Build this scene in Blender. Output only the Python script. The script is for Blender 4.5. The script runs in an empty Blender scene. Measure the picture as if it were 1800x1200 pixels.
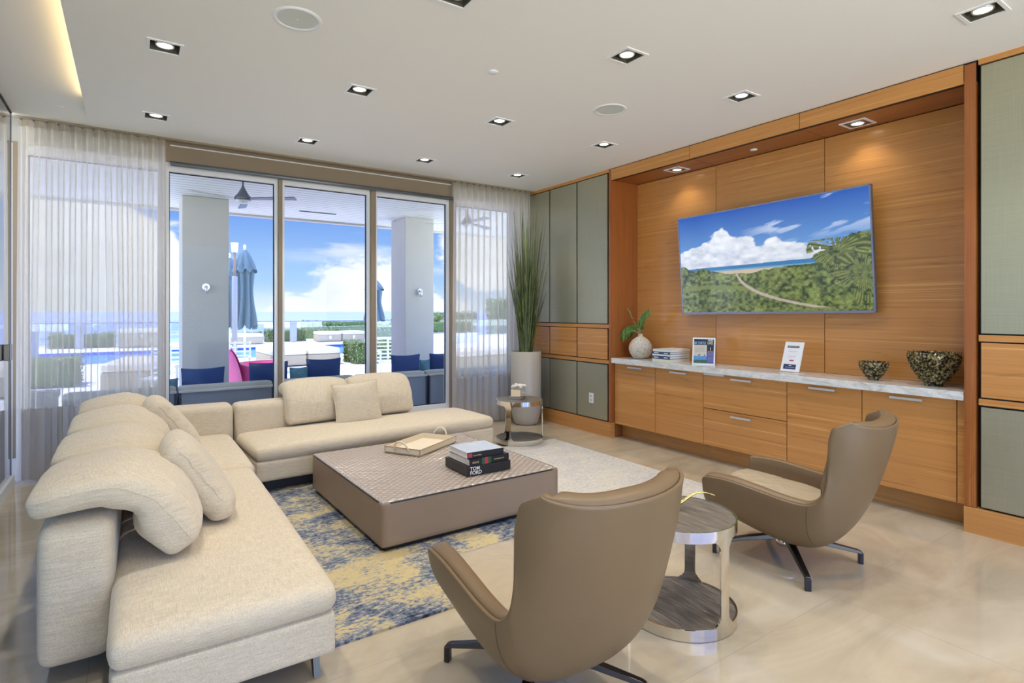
import bpy, bmesh, math, random
import numpy as np
from mathutils import Vector, Matrix, noise as mnoise

R = math.radians
sc = bpy.context.scene
col = sc.collection
random.seed(7)

# ------------------------------------------------------------------ camera
cam_data = bpy.data.cameras.new('camera')
cam = bpy.data.objects.new('camera', cam_data)
col.objects.link(cam)
sc.camera = cam
cam.location = (0.0, 0.0, 1.4)
cam.rotation_euler = (R(90), 0, R(-33.9955))
cam_data.sensor_width = 36.0
cam_data.lens = 36.0 * 992.0 / 1800.0
cam_data.shift_y = -53.0 / 1800.0
cam_data.clip_start = 0.05
cam_data.clip_end = 60000.0

# ------------------------------------------------------------------ view
sc.view_settings.view_transform = 'Standard'
sc.view_settings.look = 'None'
sc.view_settings.gamma = 1.0
sc.view_settings.use_curve_mapping = False
sc.view_settings.exposure = 0.52
try:
    sc.cycles.max_bounces = 10
    sc.cycles.diffuse_bounces = 5
    sc.cycles.transparent_max_bounces = 24
    sc.cycles.sample_clamp_indirect = 6.0
    sc.cycles.caustics_reflective = False
    sc.cycles.caustics_refractive = False
except Exception:
    pass


def lin(c):
    c = c / 255.0
    return c / 12.92 if c <= 0.04045 else ((c + 0.055) / 1.055) ** 2.4


def rgb(r, g, b):
    return (lin(r), lin(g), lin(b), 1.0)


# ------------------------------------------------------------------ sky
world = bpy.data.worlds.new('sky')
sc.world = world
world.use_nodes = True
wt = world.node_tree
wt.nodes.clear()


class NT:
    """small helper around a node tree"""
    def __init__(s, tree):
        s.t = tree

    def n(s, typ, **kw):
        nd = s.t.nodes.new(typ)
        for k, v in kw.items():
            setattr(nd, k, v)
        return nd

    def l(s, a, b):
        s.t.links.new(a, b)

    def math(s, op, a, b=None, c=None, clamp=False):
        nd = s.n('ShaderNodeMath', operation=op, use_clamp=clamp)
        for i, v in enumerate((a, b, c)):
            if v is None:
                continue
            if isinstance(v, (int, float)):
                nd.inputs[i].default_value = v
            else:
                s.l(v, nd.inputs[i])
        return nd.outputs[0]

    def maprange(s, v, a, b, c=0.0, d=1.0, smooth=False):
        nd = s.n('ShaderNodeMapRange')
        if smooth:
            nd.interpolation_type = 'SMOOTHSTEP'
        s.l(v, nd.inputs[0])
        for i, x in enumerate((a, b, c, d)):
            nd.inputs[i + 1].default_value = x
        return nd.outputs[0]

    def ramp(s, v, stops):
        nd = s.n('ShaderNodeValToRGB')
        cr = nd.color_ramp
        while len(cr.elements) < len(stops):
            cr.elements.new(0.5)
        for e, (p, c) in zip(cr.elements, stops):
            e.position = p
            e.color = c
        s.l(v, nd.inputs[0])
        return nd.outputs[0]

    def mix(s, f, a, b, blend='MIX'):
        nd = s.n('ShaderNodeMix', data_type='RGBA', blend_type=blend)
        for sock, v in ((nd.inputs[0], f), (nd.inputs[6], a), (nd.inputs[7], b)):
            if isinstance(v, (int, float)):
                sock.default_value = v
            elif isinstance(v, tuple):
                sock.default_value = v
            else:
                s.l(v, sock)
        return nd.outputs[2]

    def noise(s, vec, scale, detail=4.0, rough=0.5, dist=0.0):
        nd = s.n('ShaderNodeTexNoise')
        nd.inputs['Scale'].default_value = scale
        nd.inputs['Detail'].default_value = detail
        nd.inputs['Roughness'].default_value = rough
        nd.inputs['Distortion'].default_value = dist
        if vec is not None:
            s.l(vec, nd.inputs['Vector'])
        return nd.outputs[0]

    def mapping(s, vec, scale=(1, 1, 1), loc=(0, 0, 0), rot=(0, 0, 0)):
        nd = s.n('ShaderNodeMapping')
        nd.inputs['Scale'].default_value = scale
        nd.inputs['Location'].default_value = loc
        nd.inputs['Rotation'].default_value = rot
        s.l(vec, nd.inputs[0])
        return nd.outputs[0]


W = NT(wt)
tc = W.n('ShaderNodeTexCoord')
sep = W.n('ShaderNodeSeparateXYZ')
W.l(tc.outputs['Generated'], sep.inputs[0])
sx, sy, sz = sep.outputs
skycol = W.ramp(W.maprange(sz, -0.02, 0.6), [(0.0, rgb(196, 222, 250)), (0.12, rgb(168, 204, 250)),
                                            (0.30, rgb(112, 158, 236)), (0.6, rgb(80, 130, 224)), (1.0, rgb(60, 105, 205))])
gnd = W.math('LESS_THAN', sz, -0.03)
cl_vec = W.mapping(tc.outputs['Generated'], scale=(1.0, 1.0, 2.2), loc=(3.1, 1.3, 0.2))
n1 = W.noise(cl_vec, 3.2, 9.0, 0.55)
n2 = W.noise(W.mapping(tc.outputs['Generated'], scale=(1.2, 1.2, 6.0), loc=(0.3, 0.9, 0.0)), 3.0, 7.0, 0.6)


def blob(dx, dy, dz, r0, r1):
    """soft cumulus bank centred on a sky direction"""
    v = W.n('ShaderNodeVectorMath', operation='DISTANCE')
    W.l(W.mapping(tc.outputs['Generated'], scale=(1, 1, 1.7)), v.inputs[0])
    d = Vector((dx, dy, dz)).normalized()
    v.inputs[1].default_value = (d.x, d.y, d.z * 1.7)
    return W.maprange(v.outputs['Value'], r0, r1, 1.0, 0.0)


def dirpx(px, py):
    A = R(33.9955)
    u = (px - 900) / 992.0
    w_ = (547 - py) / 992.0
    return (math.sin(A) + u * math.cos(A), math.cos(A) - u * math.sin(A), w_)


b1 = blob(*dirpx(655, 520), 0.03, 0.20)
b2 = blob(*dirpx(560, 555), 0.02, 0.13)
b3 = blob(*dirpx(760, 560), 0.03, 0.14)
b5 = blob(*dirpx(50, 490), 0.19, 0.235)
b6 = blob(*dirpx(890, 440), 0.08, 0.17)
b4 = W.math('MAXIMUM', b5, b6)
bank = W.math('MAXIMUM', W.math('MAXIMUM', W.math('MAXIMUM', b1, b2), b3), b4)
n3 = W.noise(cl_vec, 10.0, 10.0, 0.6)
cum = W.maprange(W.math('ADD', W.math('MULTIPLY', bank, 0.95), W.math('MULTIPLY', n3, 1.3)), 1.02, 1.22, 0.0, 1.0, True)
cshade = W.maprange(W.noise(W.mapping(tc.outputs['Generated'], scale=(1, 1, 2.5), loc=(0.5, 0.1, 0.03)), 8.0, 8.0, 0.55), 0.35, 0.65, 0.90, 1.10)
streak = blob(*dirpx(600, 418), 0.02, 0.13)
b7 = W.math('MULTIPLY', streak, W.maprange(n2, 0.44, 0.60, 0.0, 0.9, True))
cum = W.math('MAXIMUM', cum, b7)
wisp = W.math('MULTIPLY', W.maprange(n2, 0.56, 0.72, 0.0, 0.9, True), W.maprange(sz, 0.02, 0.12))
away = W.maprange(n1, 0.5, 0.68, 0.0, 0.85, True)
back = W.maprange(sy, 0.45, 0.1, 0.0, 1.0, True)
cloud = W.math('MAXIMUM', W.math('MAXIMUM', cum, wisp), W.math('MULTIPLY', away, back))
hz = W.maprange(sz, 0.0, 0.05, 0.55, 0.0, True)
cloud = W.math('MAXIMUM', cloud, hz, clamp=True)
cwhite = W.n('ShaderNodeCombineColor')
for _i, _k in enumerate((0.96, 1.0, 1.06)):
    W.l(W.math('MULTIPLY', cshade, _k), cwhite.inputs[_i])
c1 = W.mix(cloud, skycol, cwhite.outputs[0])
c2 = W.mix(gnd, c1, rgb(196, 198, 196))
bg = W.n('ShaderNodeBackground')
W.l(c2, bg.inputs[0])
# sky and ground away from the sea are boosted to add unseen fill light
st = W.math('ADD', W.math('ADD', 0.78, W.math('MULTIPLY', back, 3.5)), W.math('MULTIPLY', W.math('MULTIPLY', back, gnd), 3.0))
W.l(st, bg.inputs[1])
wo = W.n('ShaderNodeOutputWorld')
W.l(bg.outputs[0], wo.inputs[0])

sun_d = bpy.data.lights.new('sun', 'SUN')
sun_d.energy = 3.6
sun_d.angle = R(1.0)
sun_d.color = (1.0, 0.93, 0.82)
sun = bpy.data.objects.new('sun', sun_d)
col.objects.link(sun)
sun.rotation_euler = Vector((0.35, -0.25, -1.0)).to_track_quat('-Z', 'Y').to_euler()

# ------------------------------------------------------------------ materials
MATS = {}


def base_mat(name):
    m = bpy.data.materials.new(name)
    m.use_nodes = True
    t = m.node_tree
    t.nodes.clear()
    k = NT(t)
    out = k.n('ShaderNodeOutputMaterial')
    p = k.n('ShaderNodeBsdfPrincipled')
    k.l(p.outputs[0], out.inputs[0])
    MATS[name] = m
    return m, k, p, out


def setp(p, color=None, rough=0.5, metal=0.0, spec=0.5, coat=0.0):
    if color is not None:
        p.inputs['Base Color'].default_value = color
    p.inputs['Roughness'].default_value = rough
    p.inputs['Metallic'].default_value = metal
    p.inputs['Specular IOR Level'].default_value = spec
    if coat:
        p.inputs['Coat Weight'].default_value = coat
        p.inputs['Coat Roughness'].default_value = 0.05


def plain(name, color, rough=0.5, metal=0.0, spec=0.5, coat=0.0, var=0.05, vs=8.0):
    """simple procedural finish: base colour with slight tonal mottling"""
    m, k, p, out = base_mat(name)
    setp(p, color, rough, metal, spec, coat)
    if var:
        t = k.n('ShaderNodeTexCoord')
        nz = k.noise(t.outputs['Object'], vs, 3.0)
        dark = tuple(c * (1 - var) for c in color[:3]) + (1.0,)
        lite = tuple(min(1, c * (1 + var)) for c in color[:3]) + (1.0,)
        k.l(k.mix(nz, dark, lite), p.inputs['Base Color'])
    return m


def bump(k, p, h, strength=0.2, dist=0.002):
    b = k.n('ShaderNodeBump')
    b.inputs['Strength'].default_value = strength
    b.inputs['Distance'].default_value = dist
    k.l(h, b.inputs['Height'])
    k.l(b.outputs[0], p.inputs['Normal'])


def wood(name, mid, dark, light, grain='Y', rough=0.32, seed=0.0, coat=0.25):
    """veneer with long straight figure and loose cathedrals"""
    m, k, p, out = base_mat(name)
    setp(p, mid, rough, 0.0, 0.45, coat)
    t = k.n('ShaderNodeTexCoord')
    oi = k.n('ShaderNodeObjectInfo')
    off = k.n('ShaderNodeVectorMath', operation='MULTIPLY_ADD')
    comb = k.n('ShaderNodeCombineXYZ')
    for i in range(3):
        k.l(oi.outputs['Random'], comb.inputs[i])
    k.l(comb.outputs[0], off.inputs[0])
    off.inputs[1].default_value = (7.3, 3.1, 11.7)
    k.l(t.outputs['Object'], off.inputs[2])
    v = off.outputs[0]
    if grain == 'Y':
        long_, mid_, fine_ = (1.6, 0.30, 2.0), (5.0, 0.40, 52.0), (20, 0.9, 300.0)
    elif grain == 'Z':
        long_, mid_, fine_ = (2.2, 2.2, 0.35), (26.0, 26.0, 0.7), (210, 210, 1.2)
    else:
        long_, mid_, fine_ = (0.35, 2.2, 2.2), (0.7, 26.0, 26.0), (1.2, 210, 210.0)
    nl = k.noise(k.mapping(v, scale=long_, loc=(seed, seed * 2, seed)), 1.0, 3.0, 0.5, 0.6)
    rings = k.math('FRACT', k.math('MULTIPLY', nl, 13.0))
    tri = k.math('ABSOLUTE', k.math('SUBTRACT', k.math('MULTIPLY', rings, 2.0), 1.0))
    line = k.math('POWER', tri, 5.0)
    nm = k.noise(k.mapping(v, scale=mid_), 1.0, 5.0, 0.6)
    nf = k.noise(k.mapping(v, scale=fine_), 1.0, 2.0, 0.5)
    a = k.math('ADD', k.math('MULTIPLY', nm, 0.62), k.math('MULTIPLY', nf, 0.38))
    a = k.math('SUBTRACT', a, k.math('MULTIPLY', line, 0.065))
    c = k.ramp(k.maprange(a, 0.27, 0.66), [(0.0, dark), (0.42, mid), (0.7, mid), (1.0, light)])
    k.l(c, p.inputs['Base Color'])
    bump(k, p, a, 0.06, 0.001)
    return m


def fabric(name, color, scale=380.0, contrast=0.12, slub=True, rough=0.95):
    m, k, p, out = base_mat(name)
    setp(p, color, rough, 0.0, 0.15)
    p.inputs['Sheen Weight'].default_value = 0.25
    t = k.n('ShaderNodeTexCoord')
    g = t.outputs['Object']
    a = k.noise(k.mapping(g, scale=(scale, scale * 0.06, scale * 0.5)), 1.0, 2.0)
    b = k.noise(k.mapping(g, scale=(scale * 0.06, scale, scale * 0.06)), 1.0, 2.0)
    c = k.noise(k.mapping(g, scale=(scale * 0.05, scale * 0.05, scale)), 1.0, 2.0)
    # threads run in the plane of the cloth: drop the family that would slice through it
    sn = k.n('ShaderNodeSeparateXYZ')
    k.l(t.outputs['Normal'], sn.inputs[0])
    fam = []
    for tex, ax in ((a, 0), (b, 1), (c, 2)):
        nn = k.math('ABSOLUTE', sn.outputs[ax])
        fam.append(k.math('MULTIPLY', k.math('SUBTRACT', tex, 0.5), k.maprange(nn, 0.35, 0.75, 1.0, 0.0)))
    h = k.math('ADD', k.math('ADD', fam[0], fam[1]), fam[2])
    f = k.maprange(h, -0.28, 0.28)
    dark = tuple(x * (1 - contrast * 1.7) for x in color[:3]) + (1.0,)
    lite = tuple(min(1, x * (1 + contrast)) for x in color[:3]) + (1.0,)
    k.l(k.mix(f, dark, lite), p.inputs['Base Color'])
    bump(k, p, h, 0.25, 0.0008)
    return m


def leather(name, color, rough=0.42, crease=0.0):
    m, k, p, out = base_mat(name)
    setp(p, color, rough, 0.0, 0.5)
    t = k.n('ShaderNodeTexCoord')
    g = t.outputs['Object']
    v = k.n('ShaderNodeTexVoronoi')
    v.inputs['Scale'].default_value = 420.0
    k.l(g, v.inputs['Vector'])
    n = k.noise(g, 5.0, 4.0)
    dark = tuple(x * 0.94 for x in color[:3]) + (1.0,)
    lite = tuple(min(1, x * 1.05) for x in color[:3]) + (1.0,)
    k.l(k.mix(n, dark, lite), p.inputs['Base Color'])
    h = k.math('MULTIPLY', v.outputs[0], 0.05)
    if crease:
        cn = k.noise(g, 9.0, 3.0, 0.5, 1.2)
        h = k.math('ADD', k.math('MULTIPLY', h, 0.2), k.math('MULTIPLY', cn, crease))
        bump(k, p, h, 0.6, 0.03)
        return m
    bump(k, p, h, 0.5, 0.004)
    return m


WOODM, WOODD, WOODL = rgb(198, 139, 76), rgb(146, 94, 48), rgb(228, 172, 104)
M_wood = wood('walnut_horizontal', WOODM, WOODD, WOODL, 'Y')
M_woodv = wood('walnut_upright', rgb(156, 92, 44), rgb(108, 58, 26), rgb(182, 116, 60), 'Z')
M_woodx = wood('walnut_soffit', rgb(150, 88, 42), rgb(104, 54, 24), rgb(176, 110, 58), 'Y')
M_gap = plain('black_reveal', rgb(18, 16, 15), 0.6, var=0.0)
M_ceil = plain('matt_white_paint', rgb(240, 240, 238), 0.9, spec=0.2, var=0.01, vs=2.0)
M_white = plain('white_paint', rgb(236, 238, 240), 0.4, var=0.0)
M_frame = plain('pale_window_metal', rgb(238, 242, 246), 0.35, var=0.0)
M_taupe = plain('taupe_wall_paint', rgb(150, 134, 114), 0.8, var=0.02)
M_grey = plain('grey_metal', rgb(120, 124, 132), 0.4, metal=0.5, var=0.0)
M_linen = fabric('oatmeal_linen', rgb(216, 203, 177))
M_leather = leather('taupe_leather', rgb(120, 98, 69))
M_leather_in = leather('soft_taupe_leather', rgb(184, 170, 148), 0.27, crease=0.5)
M_piping = plain('dark_piping', rgb(92, 78, 60), 0.6, var=0.0)
M_chrome = plain('polished_steel', rgb(222, 220, 214), 0.07, metal=1.0, var=0.0)
M_nickel = plain('brushed_nickel', rgb(222, 226, 230), 0.3, metal=0.7, var=0.0)
M_bronze = plain('dark_bronze_metal', rgb(74, 70, 66), 0.22, metal=0.9, var=0.0)
M_dark = plain('dark_plinth', rgb(44, 44, 50), 0.5, var=0.0)
M_black = plain('black_cover', rgb(26, 26, 30), 0.35, var=0.0)
M_page = plain('book_pages', rgb(232, 228, 216), 0.8, var=0.03, vs=200)
M_conc = plain('pale_grey_render', rgb(188, 187, 184), 0.8, var=0.06, vs=3.0)
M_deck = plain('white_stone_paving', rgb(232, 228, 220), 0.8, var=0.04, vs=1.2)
M_terrace = plain('grey_terrace_tile', rgb(190, 188, 184), 0.6, var=0.04, vs=1.2)  # grey tile of the covered terrace, darker than the deck paving


def mk_floor():
    m, k, p, out = base_mat('polished_porcelain')
    setp(p, rgb(216, 203, 178), 0.07, 0.0, 0.55)
    t = k.n('ShaderNodeTexCoord')
    g = t.outputs['Object']
    n = k.noise(k.mapping(g, scale=(1.0, 2.6, 1), rot=(0, 0, 0.5)), 0.9, 7.0, 0.6, 1.2)
    c = k.ramp(n, [(0.30, rgb(170, 158, 135)), (0.5, rgb(186, 174, 150)), (0.72, rgb(198, 188, 168))])
    s = k.n('ShaderNodeSeparateXYZ')
    k.l(g, s.inputs[0])
    jy = k.math('ABSOLUTE', k.math('SUBTRACT', k.math('FRACT', k.math('MULTIPLY', k.math('SUBTRACT', s.outputs[1], 1.41), 1 / 0.75)), 0.5))
    jx = k.math('ABSOLUTE', k.math('SUBTRACT', k.math('FRACT', k.math('MULTIPLY', k.math('ADD', s.outputs[0], 0.14), 1 / 1.5)), 0.5))
    j = k.math('MAXIMUM', k.math('GREATER_THAN', jy, 0.4978), k.math('GREATER_THAN', jx, 0.4989))
    c = k.mix(j, c, rgb(168, 160, 146))
    k.l(c, p.inputs['Base Color'])
    return m


M_floor = mk_floor()


def mk_panel(name, a, b):
    m, k, p, out = base_mat(name)
    setp(p, a, 0.36, 0.6, 0.5)
    t = k.n('ShaderNodeTexCoord')
    n = k.noise(k.mapping(t.outputs['Object'], scale=(3, 3, 700)), 1.0, 2.0)
    n2 = k.noise(k.mapping(t.outputs['Object'], scale=(3, 700, 3)), 1.0, 2.0)
    f = k.math('MULTIPLY', k.math('ADD', n, n2), 0.5)
    k.l(k.mix(k.maprange(f, 0.3, 0.7), a, b), p.inputs['Base Color'])
    k.l(k.maprange(f, 0.3, 0.7, 0.30, 0.42), p.inputs['Roughness'])
    return m


M_panel = mk_panel('brushed_pewter_panel', rgb(164, 161, 138), rgb(188, 185, 160))


def mk_quartz():
    m, k, p, out = base_mat('white_quartzite')
    setp(p, rgb(222, 224, 222), 0.12)
    t = k.n('ShaderNodeTexCoord')
    n = k.noise(k.mapping(t.outputs['Object'], scale=(2, 1.4, 3)), 5.0, 9.0, 0.65, 1.4)
    c = k.ramp(n, [(0.3, rgb(186, 186, 182)), (0.46, rgb(216, 218, 216)), (0.6, rgb(232, 234, 234)), (0.72, rgb(205, 198, 184))])
    k.l(c, p.inputs['Base Color'])
    return m


M_quartz = mk_quartz()


def mk_rug():
    m, k, p, out = base_mat('distressed_wool')
    setp(p, rgb(190, 180, 150), 0.97, 0.0, 0.1)
    t = k.n('ShaderNodeTexCoord')
    g = t.outputs['Object']
    big = k.noise(k.mapping(g, scale=(1.0, 1.5, 1)), 2.6, 4.0, 0.55, 0.6)
    fine = k.noise(k.mapping(g, scale=(1.0, 2.2, 1)), 30.0, 8.0, 0.75, 0.2)
    f2 = k.noise(k.mapping(g, scale=(2.6, 1.0, 1)), 24.0, 6.0, 0.7)
    a = k.math('ADD', k.math('MULTIPLY', big, 0.75), k.math('MULTIPLY', fine, 0.95))
    a = k.math('ADD', a, k.math('MULTIPLY', f2, 0.25))
    c = k.ramp(k.maprange(a, 0.78, 1.24), [(0.0, rgb(44, 52, 74)), (0.16, rgb(84, 93, 114)), (0.36, rgb(122, 132, 148)),
                                          (0.46, rgb(160, 158, 146)), (0.56, rgb(190, 176, 138)), (0.8, rgb(198, 182, 140)), (1.0, rgb(180, 160, 116))])
    # towards the wall unit the pile is worn almost to pale grey
    s = k.n('ShaderNodeSeparateXYZ')
    k.l(g, s.inputs[0])
    worn = k.math('MULTIPLY', k.maprange(s.outputs[0], 0.15, 0.7, 0.0, 0.85, True), 1.0)
    pale = k.ramp(fine, [(0.35, rgb(178, 182, 192)), (0.5, rgb(206, 204, 198)), (0.65, rgb(218, 214, 204))])
    c = k.mix(worn, c, pale)
    k.l(c, p.inputs['Base Color'])
    bump(k, p, f2, 0.5, 0.004)
    return m


M_rug = mk_rug()


def mk_quilt():
    m, k, p, out = base_mat('quilted_leather')
    setp(p, rgb(176, 160, 142), 0.2, 0.0, 0.9, 0.5)
    t = k.n('ShaderNodeTexCoord')
    n = k.noise(t.outputs['Object'], 30.0, 3.0)
    k.l(k.mix(n, rgb(160, 150, 140), rgb(178, 168, 158)), p.inputs['Base Color'])
    return m


M_quilt = mk_quilt()


def mk_greywood():
    m, k, p, out = base_mat('grey_washed_oak')
    setp(p, rgb(120, 112, 100), 0.5)
    t = k.n('ShaderNodeTexCoord')
    g = t.outputs['Object']
    n = k.noise(k.mapping(g, scale=(3, 40, 3), rot=(0, 0, 0.5)), 2.2, 5.0, 0.6, 0.8)
    f = k.noise(k.mapping(g, scale=(8, 200, 8), rot=(0, 0, 0.5)), 1.0, 3.0)
    a = k.math('ADD', k.math('MULTIPLY', n, 0.6), k.math('MULTIPLY', f, 0.4))
    c = k.ramp(k.maprange(a, 0.3, 0.7), [(0.0, rgb(60, 55, 50)), (0.45, rgb(104, 96, 86)), (0.75, rgb(132, 124, 112)), (1.0, rgb(196, 192, 182))])
    k.l(c, p.inputs['Base Color'])
    return m


M_greywood = mk_greywood()


def mk_glass(name, tint=(1, 1, 1, 1), refl=1.0, base=0.0):
    m = bpy.data.materials.new(name)
    m.use_nodes = True
    t = m.node_tree
    t.nodes.clear()
    k = NT(t)
    out = k.n('ShaderNodeOutputMaterial')
    tr = k.n('ShaderNodeBsdfTransparent')
    tr.inputs[0].default_value = tint
    gl = k.n('ShaderNodeBsdfGlossy')
    gl.inputs['Roughness'].default_value = 0.0
    fr = k.n('ShaderNodeFresnel')
    fr.inputs[0].default_value = 1.45
    mx = k.n('ShaderNodeMixShader')
    k.l(k.math('ADD', k.math('MULTIPLY', fr.outputs[0], refl), base, clamp=True), mx.inputs[0])
    k.l(tr.outputs[0], mx.inputs[1])
    k.l(gl.outputs[0], mx.inputs[2])
    k.l(mx.outputs[0], out.inputs[0])
    return m


M_glass = mk_glass('clear_window_glass', (0.97, 0.985, 0.98, 1), 0.15)
M_glass_green = mk_glass('green_edge_glass', (0.80, 0.90, 0.87, 1), 1.0, 0.45)
M_rail_glass = mk_glass('railing_glass', (0.90, 0.97, 0.98, 1), 1.0, 0.06)


def mk_sheer(name, color, opacity, weave=True):
    m = bpy.data.materials.new(name)
    m.use_nodes = True
    t = m.node_tree
    t.nodes.clear()
    k = NT(t)
    out = k.n('ShaderNodeOutputMaterial')
    tr = k.n('ShaderNodeBsdfTransparent')
    df = k.n('ShaderNodeBsdfDiffuse')
    tl = k.n('ShaderNodeBsdfTranslucent')
    df.inputs[0].default_value = color
    tl.inputs[0].default_value = color
    a = k.n('ShaderNodeMixShader')
    a.inputs[0].default_value = 0.8
    k.l(df.outputs[0], a.inputs[1])
    k.l(tl.outputs[0], a.inputs[2])
    b = k.n('ShaderNodeMixShader')
    # thread coverage grows where the cloth is seen edge-on, as in any woven voile
    lw = k.n('ShaderNodeLayerWeight')
    lw.inputs[0].default_value = 0.5
    tcx = k.n('ShaderNodeTexCoord')
    th = k.noise(k.mapping(tcx.outputs['Object'], scale=(260, 260, 2)), 1.0, 2.0)
    cov = k.math('ADD', k.math('MULTIPLY', lw.outputs['Facing'], 0.45), k.math('ADD', opacity - 0.05, k.math('MULTIPLY', th, 0.1)), clamp=True)
    k.l(cov, b.inputs[0])
    k.l(tr.outputs[0], b.inputs[1])
    k.l(a.outputs[0], b.inputs[2])
    k.l(b.outputs[0], out.inputs[0])
    return m


M_sheer = mk_sheer('white_voile', rgb(255, 251, 243), 0.47)
M_tape = mk_sheer('curtain_heading_tape', rgb(226, 218, 202), 0.72)
M_hem = mk_sheer('grey_linen_band', rgb(222, 216, 208), 0.97)


def emis(name, color, strength):
    m = bpy.data.materials.new(name)
    m.use_nodes = True
    t = m.node_tree
    t.nodes.clear()
    k = NT(t)
    out = k.n('ShaderNodeOutputMaterial')
    e = k.n('ShaderNodeEmission')
    e.inputs[0].default_value = color
    e.inputs[1].default_value = strength
    k.l(e.outputs[0], out.inputs[0])
    return m


M_lamp = emis('warm_lamp_face', (1.0, 0.86, 0.62, 1), 6.0)
M_led = emis('warm_cove_led', (1.0, 0.72, 0.36, 1), 7.0)
M_recess = plain('recess_interior', rgb(112, 108, 92), 0.5, metal=0.3, var=0.0)


def vcol_mat(name, rough=0.4, emit=0.0):
    m, k, p, out = base_mat(name)
    setp(p, None, rough)
    a = k.n('ShaderNodeVertexColor')
    a.layer_name = 'print'
    if emit:
        p.inputs['Base Color'].default_value = (0.02, 0.02, 0.02, 1)
        k.l(a.outputs[0], p.inputs['Emission Color'])
        p.inputs['Emission Strength'].default_value = emit
    else:
        k.l(a.outputs[0], p.inputs['Base Color'])
    return m


M_print = vcol_mat('printed_paper', 0.4)
M_screen = vcol_mat('screen_picture', 0.12, 0.72)


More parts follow.
